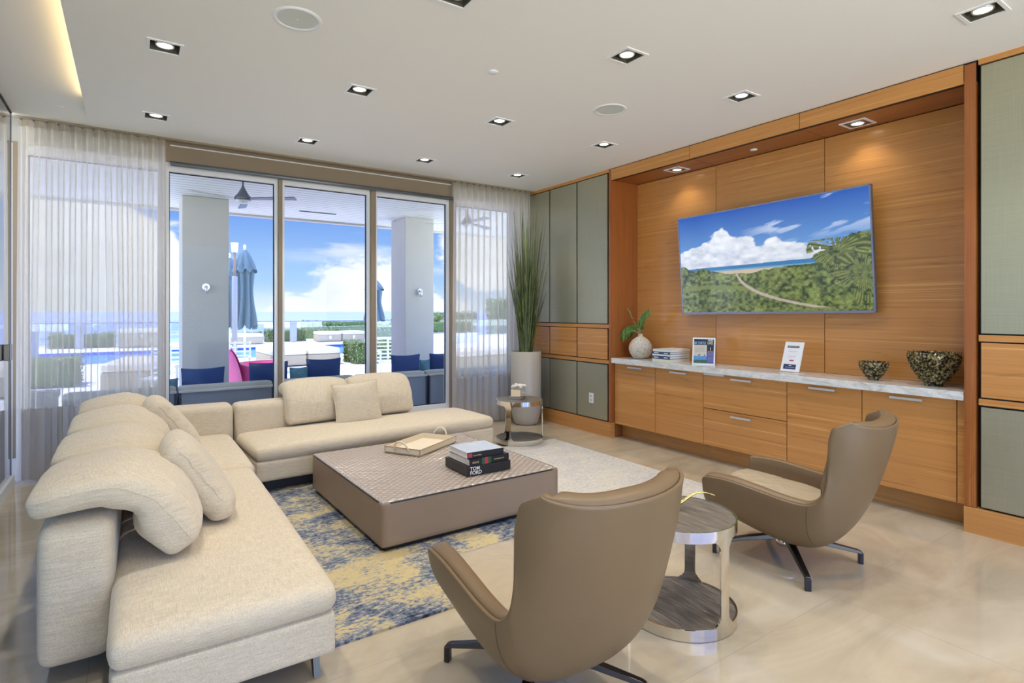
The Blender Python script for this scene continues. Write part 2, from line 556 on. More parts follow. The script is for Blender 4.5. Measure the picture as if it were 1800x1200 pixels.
# ------------------------------------------------------------------ mesh tools
class MB:
    def __init__(s):
        s.v = []
        s.f = []

    def add(s, vs, fs, mtx=None):
        o = len(s.v)
        if mtx is not None:
            vs = [tuple(mtx @ Vector(p)) for p in vs]
        s.v += [tuple(p) for p in vs]
        s.f += [tuple(i + o for i in f) for f in fs]
        return s

    def box(s, x0, x1, y0, y1, z0, z1, mtx=None):
        vs = [(x, y, z) for x in (x0, x1) for y in (y0, y1) for z in (z0, z1)]
        fs = [(0, 1, 3, 2), (4, 6, 7, 5), (0, 4, 5, 1), (2, 3, 7, 6), (0, 2, 6, 4), (1, 5, 7, 3)]
        return s.add(vs, fs, mtx)

    def quad(s, a, b, c, d):
        return s.add([a, b, c, d], [(0, 1, 2, 3)])

    def lathe(s, prof, seg=48, cx=0, cy=0, cap=True):
        n = len(prof)
        vs = []
        for i in range(seg):
            a = 2 * math.pi * i / seg
            for r, z in prof:
                vs.append((cx + r * math.cos(a), cy + r * math.sin(a), z))
        fs = []
        for i in range(seg):
            j = (i + 1) % seg
            for q in range(n - 1):
                fs.append((i * n + q, j * n + q, j * n + q + 1, i * n + q + 1))
        if cap:
            if prof[0][0] > 1e-6:
                fs.append(tuple(i * n for i in range(seg))[::-1])
            if prof[-1][0] > 1e-6:
                fs.append(tuple(i * n + n - 1 for i in range(seg)))
        return s.add(vs, fs)

    def tube(s, pts, r, seg=10, closed=False, ry=None):
        pts = [Vector(p) for p in pts]
        n = len(pts)
        rr = r if isinstance(r, (list, tuple)) else [r] * n
        vs = []
        prev = None
        for i, p in enumerate(pts):
            if closed:
                t = (pts[(i + 1) % n] - pts[i - 1])
            else:
                t = pts[min(i + 1, n - 1)] - pts[max(i - 1, 0)]
            t = t.normalized()
            if prev is None:
                up = Vector((0, 0, 1)) if abs(t.z) < 0.9 else Vector((1, 0, 0))
                a = t.cross(up).normalized()
            else:
                a = (prev - t * prev.dot(t)).normalized()
            prev = a
            b = t.cross(a)
            for q in range(seg):
                an = 2 * math.pi * q / seg
                vs.append(p + a * math.cos(an) * rr[i] + b * math.sin(an) * (rr[i] if ry is None else ry))
        fs = []
        m = n if closed else n - 1
        for i in range(m):
            j = (i + 1) % n
            for q in range(seg):
                w = (q + 1) % seg
                fs.append((i * seg + q, i * seg + w, j * seg + w, j * seg + q))
        if not closed:
            fs.append(tuple(range(seg))[::-1])
            fs.append(tuple((n - 1) * seg + q for q in range(seg)))
        return s.add(vs, fs)

    def grid(s, fn, nu, nv, closed_u=False):
        vs = [fn(i / nu, j / nv) for i in range(nu + (0 if closed_u else 1)) for j in range(nv + 1)]
        fs = []
        tot = nu if closed_u else nu + 1
        for i in range(nu):
            i2 = (i + 1) % tot
            for j in range(nv):
                fs.append((i * (nv + 1) + j, i2 * (nv + 1) + j, i2 * (nv + 1) + j + 1, i * (nv + 1) + j + 1))
        return s.add(vs, fs)

    def rbox(s, cx, cy, cz, lx, ly, lz, r=0.03, n=10, bulge=(0, 0, 0), deform=None, mtx=None, wr=0.0, seed=0):
        """rounded, optionally puffed box on a subdivided cube"""
        hx, hy, hz = lx / 2, ly / 2, lz / 2
        idx = {}
        vs = []
        fs = []

        def vert(i, j, l):
            key = (i, j, l)
            if key in idx:
                return idx[key]
            p = []
            for a, h in ((i, hx), (j, hy), (l, hz)):
                u = a / n * 2 - 1
                # more rings near the edges so that the rounding is smooth
                u = math.copysign(1 - (1 - abs(u)) ** 1.6, u)
                p.append(u * h)
            rr = min(r, hx, hy, hz)
            inner = [max(-h + rr, min(h - rr, q)) for q, h in zip(p, (hx, hy, hz))]
            d = Vector([q - w for q, w in zip(p, inner)])
            if d.length > 1e-9:
                d = d.normalized() * rr
            q = Vector(inner) + d
            ux, uy, uz = q.x / hx, q.y / hy, q.z / hz
            cxx, cyy, czz = (max(0, 1 - ux * ux), max(0, 1 - uy * uy), max(0, 1 - uz * uz))
            q.x += bulge[0] * ux * math.sqrt(cyy * czz)
            q.y += bulge[1] * uy * math.sqrt(cxx * czz)
            q.z += bulge[2] * uz * math.sqrt(cxx * cyy)
            if wr:
                nn = mnoise.noise_vector(Vector((q.x * 9 + seed, q.y * 9, q.z * 9)))
                q += nn * wr
            if deform:
                q = Vector(deform(q))
            q += Vector((cx, cy, cz))
            if mtx is not None:
                q = mtx @ q
            idx[key] = len(vs)
            vs.append(tuple(q))
            return idx[key]
        for a in range(n):
            for b in range(n):
                for side in (0, n):
                    for ax in range(3):
                        c = []
                        for (da, db) in ((0, 0), (1, 0), (1, 1), (0, 1)):
                            k = [0, 0, 0]
                            k[ax] = side
                            k[(ax + 1) % 3] = a + da
                            k[(ax + 2) % 3] = b + db
                            c.append(vert(*k))
                        fs.append(tuple(c if side == n else c[::-1]))
        return s.add(vs, fs)

    def build(s, name, mat, parent=None, smooth=False, bevel=0.0, loc=None):
        me = bpy.data.meshes.new(name)
        me.from_pydata(s.v, [], s.f)
        me.update()
        bm = bmesh.new()
        bm.from_mesh(me)
        bmesh.ops.recalc_face_normals(bm, faces=bm.faces)
        bm.to_mesh(me)
        bm.free()
        o = bpy.data.objects.new(name, me)
        col.objects.link(o)
        me.materials.append(mat)
        if smooth:
            for p in me.polygons:
                p.use_smooth = True
        if bevel:
            md = o.modifiers.new('bevel', 'BEVEL')
            md.width = bevel
            md.segments = 2
            md.limit_method = 'ANGLE'
        if parent is not None:
            o.parent = parent
        if loc is not None:
            o.location = loc
        return o


def autosmooth(o, ang=35):
    """split normals at hard corners of a smooth mesh"""
    me = o.data
    bm = bmesh.new()
    bm.from_mesh(me)
    for e in bm.edges:
        if len(e.link_faces) == 2 and e.calc_face_angle(0) > R(ang):
            e.smooth = False
    for f in bm.faces:
        f.smooth = True
    bm.to_mesh(me)
    bm.free()
    return o


def tag(o, label=None, cat=None, group=None, kind=None):
    if label:
        o['label'] = label
    if cat:
        o['category'] = cat
    if group:
        o['group'] = group
    if kind:
        o['kind'] = kind
    return o


def thing(name, label, cat, loc=(0, 0, 0), rz=0.0, group=None):
    o = bpy.data.objects.new(name, None)
    o.empty_display_size = 0.1
    col.objects.link(o)
    o.location = loc
    o.rotation_euler = (0, 0, rz)
    return tag(o, label, cat, group)


def struct(o):
    o['kind'] = 'structure'
    return o


def struct_empty(name, loc=(0, 0, 0)):
    o = bpy.data.objects.new(name, None)
    o.empty_display_size = 0.1
    col.objects.link(o)
    o.location = loc
    o['kind'] = 'structure'
    return o


def copy_tree(o, parent=None):
    c = o.copy()
    col.objects.link(c)
    if parent is not None:
        c.parent = parent
    for ch in list(o.children):
        copy_tree(ch, c)
    return c


def B(x0, x1, y0, y1, z0, z1):
    return MB().box(x0, x1, y0, y1, z0, z1)


def text_obj(name, body, size, mat, parent, mtx, extrude=0.0004, bold=0.0):
    cu = bpy.data.curves.new(name, 'FONT')
    cu.body = body
    cu.size = size
    cu.extrude = extrude
    cu.offset = bold
    cu.space_line = 0.82
    tmp = bpy.data.objects.new(name + '_tmp', cu)
    me = bpy.data.meshes.new_from_object(tmp)
    bpy.data.objects.remove(tmp)
    o = bpy.data.objects.new(name, me)
    col.objects.link(o)
    me.materials.append(mat)
    o.parent = parent
    o.matrix_local = mtx
    return o


def fbm(x, y, oct=5, seed=0.0):
    """vectorised value noise for printed pictures"""
    out = np.zeros_like(x, dtype=float)
    amp, tot, f = 0.5, 0.0, 1.0
    for o in range(oct):
        xi, yi = np.floor(x * f), np.floor(y * f)
        xf, yf = x * f - xi, y * f - yi
        u, v = xf * xf * (3 - 2 * xf), yf * yf * (3 - 2 * yf)

        def h(a, b):
            n = np.sin(a * 127.1 + b * 311.7 + seed * 17.3 + o * 7.7) * 43758.5453
            return n - np.floor(n)
        val = (h(xi, yi) * (1 - u) + h(xi + 1, yi) * u) * (1 - v) + (h(xi, yi + 1) * (1 - u) + h(xi + 1, yi + 1) * u) * v
        out += val * amp
        tot += amp
        amp *= 0.5
        f *= 2.0
    return out / tot


def picture(name, mat, parent, w, h, nu, nv, colour_fn, mtx):
    """flat printed/lit panel: local x 0..w, y 0..h, colours from colour_fn(U, V) in linear rgb"""
    U, V = np.meshgrid(np.linspace(0, 1, nu + 1), np.linspace(0, 1, nv + 1), indexing='ij')
    C = colour_fn(U, V)
    mb = MB()
    mb.grid(lambda u, v: (u * w, v * h, 0.0), nu, nv)
    me = bpy.data.meshes.new(name)
    me.from_pydata(mb.v, [], mb.f)
    ca = me.color_attributes.new('print', 'FLOAT_COLOR', 'POINT')
    flat = np.ones(((nu + 1) * (nv + 1), 4), dtype=np.float32)
    flat[:, :3] = C.reshape(-1, 3)
    ca.data.foreach_set('color', flat.ravel())
    me.update()
    o = bpy.data.objects.new(name, me)
    col.objects.link(o)
    me.materials.append(mat)
    o.parent = parent
    o.matrix_local = mtx
    return o


# ------------------------------------------------------------------ room constants
XW = 4.40      # face of the panelled wall
ZC = 2.98      # ceiling
YW = 6.16      # inner face of the window wall
XG = -0.80     # glass partition on the left
YR = -3.2      # the room is left open beyond this to let in fill from the sky

# ------------------------------------------------------------------ floor & ceiling
struct(B(-3.2, 5.0, YR, 6.35, -0.12, 0.0).build('floor', M_floor))

LX = [0.166, 1.355, 2.545, 3.725]
LY = [5.41, 3.96, 2.50, 1.08, -0.38, -1.84]
HS = 0.078
holes = [(x, y) for x in LX for y in LY if not (abs(x - 3.725) < 0.01 and False)]
xs = sorted([-0.30, 4.42] + [x + d for x in LX for d in (-HS, HS)])
ys = sorted([YR, 6.045] + [y + d for y in LY for d in (-HS, HS)])
mb = MB()
for i in range(len(xs) - 1):
    for j in range(len(ys) - 1):
        cx, cy = (xs[i] + xs[i + 1]) / 2, (ys[j] + ys[j + 1]) / 2
        if any(abs(cx - hx) < HS and abs(cy - hy) < HS for hx, hy in holes):
            continue
        mb.quad((xs[i], ys[j], ZC), (xs[i + 1], ys[j], ZC), (xs[i + 1], ys[j + 1], ZC), (xs[i], ys[j + 1], ZC))
# lip of the lowered ceiling at the cove and the curtain pocket
mb.quad((-0.30, YR, ZC), (-0.30, 5.90, ZC), (-0.30, 5.90, ZC + 0.02), (-0.30, YR, ZC + 0.02))
mb.quad((-0.30, 6.045, ZC), (4.42, 6.045, ZC), (4.42, 6.045, ZC + 0.10), (-0.30, 6.045, ZC + 0.10))
struct(mb.build('ceiling', M_ceil))
# raised strip of ceiling beside the glass, rising towards the cove
mb = MB()


def cove(u, v):
    y = YR + (6.045 - YR) * u
    x = -3.0 + (3.0 - 0.16) * v
    lift = 0.10 * max(0.0, min(1.0, (x + 0.80) / 0.5)) * (1 - max(0.0, min(1.0, (y - 5.0) / 0.9)))
    return (x, y, ZC + 0.004 + lift)


mb.grid(cove, 60, 40)
struct(mb.build('trim_1', M_ceil, smooth=True))
struct(B(-3.2, 5.1, YR, 6.4, 3.22, 3.34).build('trim_2', M_ceil))      # unseen slab added over the room to block light from above
led = thing('cove_light', 'warm LED strip glowing in the ceiling cove at upper left', 'light', (-0.26, 2.0, ZC + 0.015))
B(-0.012, 0.012, -4.5, 3.35, 0.0, 0.012).build('light_strip', M_led, led)

# ------------------------------------------------------------------ window wall
wb = struct_empty('wall_back', (0, YW, 0))
mb = MB()
mb.box(0.24, 3.27, 0.0, 0.16, 2.80, 3.22)            # header above the glazing
mb.build('header', M_taupe, wb)
B(-3.2, 0.24, 0.0, 0.16, 2.80, 3.22).build('header', M_conc, wb)
B(3.27, 5.0, 0.0, 0.16, 2.80, 3.22).build('header', M_conc, wb)
B(-3.2, 5.0, 0.0, 0.16, 0.0, 0.19).build('sill_wall', M_white, wb)
B(4.20, 5.0, 0.0, 0.16, 0.19, 2.80).build('wall_end', M_white, wb)
bays = [(-2.70, -1.76), (-1.72, -0.84), (-0.72, 0.21), (0.293, 1.225), (1.32, 2.205), (2.32, 3.211), (3.34, 4.14)]
# pocket rail: grey roller-shade tube along the head of the glazing
sh = thing('roller_shade', 'grey rolled window shade running along the head of the glazing', 'shade', (0, YW - 0.035, 2.775))
MB().tube([(0.30, 0, 0), (3.25, 0, 0)], 0.022, 12).build('shade_roll', M_grey, sh, smooth=True)
edges = [-3.2] + [e for b in bays for e in b] + [4.06]
for i, (a, b) in enumerate(bays):
    w = struct_empty('window_%d' % (i + 1), ((a + b) / 2, YW + 0.06, 0))
    ca = (a + b) / 2
    f = MB()
    f.box(a - ca - 0.03, a - ca, -0.03, 0.05, 0.19, 2.80)
    f.box(b - ca, b - ca + 0.03, -0.03, 0.05, 0.19, 2.80)
    f.box(a - ca, b - ca, -0.03, 0.05, 2.715, 2.80)
    f.box(a - ca, b - ca, -0.03, 0.05, 0.19, 0.27)
    f.build('window_frame', M_frame, w)
    B(a - ca, b - ca, 0.012, 0.018, 0.27, 2.715).build('window_pane', M_glass, w)
    g = MB()
    t = 0.008
    g.box(a - ca, a - ca + t, 0.008, 0.024, 0.27, 2.715)
    g.box(b - ca - t, b - ca, 0.008, 0.024, 0.27, 2.715)
    g.box(a - ca, b - ca, 0.008, 0.024, 2.707, 2.715)
    g.box(a - ca, b - ca, 0.008, 0.024, 0.27, 0.278)
    g.build('window_gasket', M_gap, w)
mull = MB()
for a, b in zip(bays[:-1], bays[1:]):
    x0, x1 = a[1] + 0.03, b[0] - 0.03
    mull.box(x0, x1, -0.02, 0.14, 0.19, 2.80)
mull.build('mullion', M_taupe, wb)
B(0.30, 3.25, -0.012, 0.0, 2.945, 2.955).build('curtain_track', M_white, wb)

# ------------------------------------------------------------------ curtains
def curtain(name, label, x0, x1, y, nf, seed, zlo=0.585, hem_x=None):
    rnd = random.Random(seed)
    t = thing(name, label, 'curtain', ((x0 + x1) / 2, y, 0), group=None)
    cx = (x0 + x1) / 2
    ph = [rnd.uniform(-0.5, 0.5) for _ in range(8)]

    def off(u, z):
        k = max(0.0, min(1.0, (2.95 - z) / 2.6))
        warp = 0.020 * k * math.sin(7.1 * u + ph[0]) + 0.016 * k * math.sin(17.0 * u + ph[1] * 4) + 0.008 * k * math.sin(29 * u + ph[2] * 5)
        uu = u + warp
        a = 2 * math.pi * nf * uu
        amp = 0.030 * (1 - 0.15 * k) + 0.012 * k * math.sin(9 * u + ph[3] * 6)
        s = math.sin(a)
        dy = amp * s + 0.006 * k * math.sin(2.6 * a + ph[4] * 6)
        dx = 0.016 * math.sin(2 * a) * (1.0 - 0.3 * k)
        return dx, dy

    def sheet(z0, z1, nz, xa=0.0, xb=1.0, push=0.0, wav=0.0):
        m = MB()

        def fn(u, v):
            uu = xa + (xb - xa) * u
            z = z0 + (z1 - z0) * v
            if wav and v < 0.01:
                z += wav * math.sin(2 * math.pi * nf * 0.28 * uu + 1.0)
            dx, dy = off(uu, z)
            return (x0 + (x1 - x0) * uu + dx - cx, dy + push, z)
        m.grid(fn, int(nf * 22), nz)
        return m
    sheet(zlo, 2.905, 14).build('sheer_panel', M_sheer, t, smooth=True)
    sheet(2.905, 2.955, 2, push=-0.002).build('heading_tape', M_tape, t, smooth=True)
    a, b = (0.0, 1.0) if hem_x is None else hem_x
    sheet(0.02, zlo + 0.02, 8, a, b, push=0.0, wav=0.008).build('grey_band', M_hem, t, smooth=True)
    for i in range(nf):
        u = (i + 0.25) / nf
        gx = x0 + (x1 - x0) * u - cx
        B(gx - 0.008, gx + 0.008, -0.012, 0.012, 2.955, 2.9655).build('curtain_glider', M_grey, t)
    return t


curtain('sheer_curtain', 'white sheer curtain with grey hem band hanging left of the glazing, beside the long sofa', -0.76, 0.26, 6.02, 13, 3)
curtain('sheer_curtain', 'white sheer curtain with grey hem band hanging behind the tall grass plant', 3.215, 4.34, 6.02, 13, 5)
curtain('sheer_curtain', 'white sheer curtain added beyond the glass partition at the far left edge for a mirrored look', -2.1, -0.86, 6.02, 13, 9)  # extra curtain added to stand for the reflection in the partition
rail = thing('curtain_rail', 'pale ceiling curtain rail running above the window wall', 'curtain rail', (0, 6.02, 2.966))
B(-0.79, 4.39, -0.022, 0.022, 0.0, 0.012).build('rail_profile', M_tape, rail)

# ------------------------------------------------------------------ glass partition left
gw = struct_empty('wall_left', (XG, 0, 0))
B(-0.006, 0.006, YR, 5.94, 0.10, ZC).build('glass_panel', M_glass_green, gw)
B(-0.03, 0.03, YR, 5.94, 0.0, 0.10).build('base_channel', M_frame, gw)
B(-0.012, 0.012, YR, 5.94, ZC - 0.012, ZC + 0.003).build('head_channel', M_gap, gw)
B(-0.010, 0.010, 5.925, 5.945, 0.10, ZC - 0.012).build('edge_seal', M_grey, gw)
dh = thing('door_handle', 'square brushed metal pull on the glass partition at far left', 'handle', (XG, 5.66, 1.09))
B(0.01, 0.045, -0.055, 0.055, -0.06, 0.06).build('pull_plate', M_bronze, dh, bevel=0.003)

# ------------------------------------------------------------------ panelled wall (right)
wr = struct_empty('wall_right', (0, 0, 0))
B(4.432, 5.0, 4.60, 6.16, 0.0, 3.22).build('wall_core', M_gap, wr)
B(4.432, 5.0, YR, 1.30, 0.0, 3.22).build('wall_core', M_gap, wr)
B(4.84, 5.0, 1.30, 4.60, 0.0, 3.22).build('wall_core', M_gap, wr)


def panel_col(ya, yb):
    g = 0.011
    for z0, z1, m, nm in ((0.175, 0.800, M_panel, 'pewter_panel'), (0.862, 1.203, M_wood, 'walnut_panel'), (1.262, 2.935, M_panel, 'pewter_panel')):
        B(0.0, 0.016, -(yb - ya) / 2 + g, (yb - ya) / 2 - g, -(z1 - z0) / 2, (z1 - z0) / 2).build(nm, m, wr, bevel=0.001, loc=(XW + 0.01, (ya + yb) / 2, (z0 + z1) / 2))


for ya, yb in ((4.625, 5.153), (5.153, 5.684), (5.684, 6.215)):
    panel_col(ya, min(yb, 6.15))
for ya, yb in ((0.765, 1.298), (0.23, 0.765), (-0.30, 0.23), (-0.84, -0.30), (-1.37, -0.84)):
    panel_col(ya, yb)
for (ya, yb) in ((4.60, 6.15), (YR, 1.30)):
    B(XW + 0.012, XW + 0.06, ya, yb, 0.812, 0.852).build('wood_rail', M_wood, wr)
    B(XW + 0.012, XW + 0.06, ya, yb, 1.212, 1.252).build('wood_rail', M_wood, wr)
    B(XW + 0.006, XW + 0.06, ya, yb, 2.945, 2.985).build('wood_rail', M_wood, wr)
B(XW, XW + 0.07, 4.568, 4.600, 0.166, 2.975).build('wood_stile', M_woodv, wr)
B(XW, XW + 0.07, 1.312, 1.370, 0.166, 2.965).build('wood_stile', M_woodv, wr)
struct(B(XW - 0.004, XW + 0.06, 4.566, 6.15, 0.0, 0.163).build('baseboard_right', M_wood))
struct(B(XW - 0.004, XW + 0.06, YR, 1.372, 0.0, 0.163).build('baseboard_right', M_wood))
# niche: sides, back in three sheets, header and soffit
XB = 4.815
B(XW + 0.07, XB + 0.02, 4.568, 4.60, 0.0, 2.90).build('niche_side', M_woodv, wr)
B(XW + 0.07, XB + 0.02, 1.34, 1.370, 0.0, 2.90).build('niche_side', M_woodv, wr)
for ya, yb in ((3.518, 4.566), (2.458, 3.512), (1.372, 2.452)):
    B(0, 0.02, -(yb - ya) / 2, (yb - ya) / 2, -0.98, 0.98).build('back_panel', M_wood, wr, loc=(XB, (ya + yb) / 2, 1.866))
for ya, yb in ((3.509, 4.565), (2.444, 3.503), (1.375, 2.438)):
    B(0, 0.02, -(yb - ya) / 2, (yb - ya) / 2, -0.0605, 0.0605).build('header_panel', M_wood, wr, loc=(XW, (ya + yb) / 2, 2.9105))
for ya, yb in ((3.506, 4.568), (2.4415, 3.500), (1.370, 2.4375)):
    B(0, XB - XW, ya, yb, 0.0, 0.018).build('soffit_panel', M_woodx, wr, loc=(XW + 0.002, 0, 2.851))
B(XW + 0.03, XB + 0.03, 1.34, 4.60, 2.875, 2.89).build('soffit_gap', M_gap, wr)
B(XW + 0.012, XW + 0.05, 1.31, 4.60, 2.85, 2.985).build('header_gap', M_gap, wr)

# ------------------------------------------------------------------ base cabinets in the niche
XD = 4.45
handle_z = 0.797


def handle(parent, yc, z, L=0.20, yb=0.0):
    mb = MB()
    mb.box(-0.024, -0.018, yc - L / 2, yc + L / 2, z - 0.008, z + 0.008)
    mb.box(-0.020, 0.0, yc - L / 2 + 0.01, yc - L / 2 + 0.02, z - 0.006, z + 0.006)
    mb.box(-0.020, 0.0, yc + L / 2 - 0.02, yc + L / 2 - 0.01, z - 0.006, z + 0.006)
    return mb.build('handle', M_nickel, parent)


def cabinet(label, ya, yb, kind, hy):
    yc = (ya + yb) / 2
    t = thing('base_cabinet', label, 'cabinet', (XD, yc, 0), group='walnut base cabinets under the stone top')
    h = (yb - ya) / 2 - 0.003
    B(0.022, 0.36, -h, h, 0.157, 0.83).build('carcass', M_gap, t)
    B(0.12, 0.36, -h - 0.003, h + 0.003, 0.0, 0.152).build('plinth', M_wood, t)
    if kind == 'door':
        d = B(0.0, 0.020, -h, h, 0.157, 0.826).build('door', M_wood, t, bevel=0.001)
        handle(d, hy - yc, handle_z)
    elif kind == 'filler':
        B(0.0, 0.020, -h, h, 0.157, 0.826).build('filler_panel', M_wood, t)
    else:
        d = B(0.0, 0.020, -h, h, 0.500, 0.826).build('drawer', M_wood, t, bevel=0.001)
        handle(d, hy - yc, 0.792)
        handle(d, 3.26 - yc, 0.818, 0.22)
        d = B(0.0, 0.020, -h, h, 0.157, 0.494).build('drawer', M_wood, t, bevel=0.001)
        handle(d, hy - yc, 0.459)
    return t


cabinet('walnut base cabinet door under the pale round vase, farthest along the stone top', 3.972, 4.560, 'door', 4.246)
cabinet('walnut base cabinet door under the stack of blue and cream books', 3.389, 3.972, 'door', 3.674)
cabinet('walnut two-drawer base cabinet under the turtle flyer, wider than its neighbours', 2.574, 3.389, 'drawers', 2.985)
cabinet('walnut base cabinet door next to the two-drawer unit, below the white leaning card', 2.001, 2.574, 'door', 2.285)
cabinet('walnut base cabinet door under the two spiky bowls', 1.425, 2.001, 'door', 1.712)
cabinet('narrow walnut filler strip closing the cabinet run at the right', 1.374, 1.425, 'filler', 0)
ct = thing('countertop', 'long white veined stone countertop on the walnut cabinets', 'countertop', (4.6, 2.97, 0.83))
B(-0.20, 0.213, -1.595, 1.593, 0.0, 0.055).build('stone_slab', M_quartz, ct, bevel=0.002)

# ------------------------------------------------------------------ television
def tv_picture(U, V):
    C = np.zeros(U.shape + (3,))
    L = lambda r, g, b: np.array([lin(r), lin(g), lin(b)])
    asp = 1.85
    sky = V[..., None]
    top, low = L(28, 84, 176), L(110, 160, 214)
    t = np.clip((V - 0.5) / 0.5, 0, 1)[..., None]
    C[:] = low * (1 - t) + top * t
    n = fbm(U * 9, V * 10, 6, 1.0)
    n2 = fbm(U * 22, V * 26, 4, 3.0)
    # cumulus outline: tall tower left of centre, bank falling to the right
    edge = 0.55 + 0.14 * np.exp(-((U - 0.06) / 0.14) ** 2) + 0.27 * np.exp(-((U - 0.29) / 0.085) ** 2) + 0.13 * np.exp(-((U - 0.42) / 0.07) ** 2) \
        + 0.13 * np.exp(-((U - 0.56) / 0.08) ** 2) + 0.07 * np.exp(-((U - 0.72) / 0.13) ** 2) + 0.07 * np.exp(-((U - 0.95) / 0.1) ** 2) + 0.07 * np.exp(-((U - 0.16) / 0.08) ** 2)
    edge += (n - 0.5) * 0.20
    m = np.clip((edge - V) / 0.02, 0, 1)
    shade = np.clip(0.55 + 0.9 * (n2 - 0.35) + (V - 0.55) * 1.0, 0, 1)[..., None]
    cc = L(140, 156, 186) * (1 - shade) + L(238, 242, 248) * shade
    C = C * (1 - m[..., None]) + cc * m[..., None]
    w = np.clip((fbm(U * 5 + V * 3, V * 18 - U * 7, 5, 9.0) - 0.6) * 6, 0, 0.6) * np.clip((V - 0.6) * 6, 0, 1) * np.clip((U - 0.38) * 6, 0, 1)
    C = C * (1 - w[..., None]) + L(215, 228, 245) * w[..., None]
    # sea and beach
    hor = 0.455 + 0.01 * U
    sea = ((V < hor))[..., None]
    C = np.where(sea, L(52, 116, 170), C)
    C = np.where((V < 0.425)[..., None], L(110, 160, 186), C)
    C = np.where((V < 0.412)[..., None], L(196, 180, 156), C)
    # vegetation
    g = fbm(U * 60, V * 42, 3, 5.0)
    g2 = fbm(U * 8, V * 8, 3, 8.0)
    gc = L(38, 56, 20) + (L(142, 156, 84) - L(38, 56, 20)) * np.clip((g - 0.25) * 1.7, 0, 1)[..., None] * (0.55 + 0.7 * g2[..., None])
    bump_ = fbm(U * 16, U * 0 + 2.2, 4, 12.0)
    vline = 0.385 + 0.06 * (bump_ - 0.5) + 0.10 * np.exp(-((U - 0.0) / 0.10) ** 2) + 0.05 * np.exp(-((U - 0.16) / 0.06) ** 2) + 0.10 * np.clip((U - 0.55) * 2.2, 0, 1) \
        + 0.16 * np.clip((U - 0.76) * 8, 0, 1) * (0.8 + 0.5 * bump_)
    C = np.where((V < vline)[..., None], gc, C)
    # meadow clearing in the left middle
    mead = (np.abs(V - (0.235 + 0.02 * np.sin(U * 9))) < 0.022) & (U < 0.42)
    C = np.where(mead[..., None], L(112, 124, 62) * (0.8 + 0.4 * g[..., None]), C)
    # boardwalk curving down to the right
    s = np.clip((0.40 - V) / 0.38, 0, 1)
    pathx = 0.345 + 0.03 * s + 0.11 * s ** 1.3 + 0.33 * s ** 3.2
    wid = 0.005 + 0.030 * s ** 1.5
    pm = (np.abs(U - pathx) < wid) & (V < 0.385) & (V > 0.03)
    C = np.where(pm[..., None], L(176, 164, 150) * (0.85 + 0.3 * g[..., None]), C)
    # palms at the right
    for (px, py, rad, k) in ((0.86, 0.50, 0.20, 13), (0.97, 0.30, 0.22, 15)):
        dx, dy = (U - px) * asp, (V - py)
        r = np.sqrt(dx * dx + dy * dy)
        a = np.arctan2(dy + r * r * 1.4, dx)
        fr = (np.abs(np.sin(a * k / 2 + 0.4 + (g2 - 0.5) * 5)) > 0.35) & (r < rad * (1 + 0.3 * np.sin(a * 3))) & (g > 0.38)
        pc = L(70, 90, 36) + (L(150, 150, 84) - L(70, 90, 36)) * np.clip(np.sin(a * 40 + g2 * 9) * 0.5 + 0.3, 0, 1)[..., None]
        C = np.where((fr & (V < 0.62))[..., None], pc * (0.6 + 0.5 * g[..., None]), C)
    return np.clip(C, 0, 1)


tvw, tvh = 1.83, 0.985
tv = thing('television', 'large flat television showing a beach dune landscape, mounted on the walnut wall', 'television', (4.70, 2.945, 1.87))
tm = Matrix.Rotation(R(-4.0), 4, 'Y') @ Matrix.Rotation(R(-0.65), 4, 'X')
mb = MB().box(0.0, 0.035, -tvw / 2, tvw / 2, -tvh / 2, tvh / 2, tm)
mb.build('tv_body', M_grey, tv, bevel=0.003)
mb = MB()
for (a, b, c, d) in ((-tvw / 2, tvw / 2, tvh / 2 - 0.012, tvh / 2), (-tvw / 2, tvw / 2, -tvh / 2, -tvh / 2 + 0.020), (-tvw / 2, -tvw / 2 + 0.012, -tvh / 2, tvh / 2), (tvw / 2 - 0.012, tvw / 2, -tvh / 2, tvh / 2)):
    mb.box(-0.006, 0.002, a, b, c, d, tm)
mb.build('bezel', plain('silver_bezel', rgb(150, 152, 176), 0.25, metal=0.8, var=0.0), tv)
sw, shh = tvw - 0.024, tvh - 0.032
# picture local x runs towards -Y (left to right for the viewer), local y up
pm_ = tm @ Matrix(((0, 0, -1, -0.0015), (-1, 0, 0, sw / 2), (0, 1, 0, -tvh / 2 + 0.020), (0, 0, 0, 1)))
picture('screen', M_screen, tv, sw, shh, 460, 250, tv_picture, pm_)
B(0.03, 0.11, -0.25, 0.25, -0.2, 0.2).build('wall_bracket', M_black, tv)

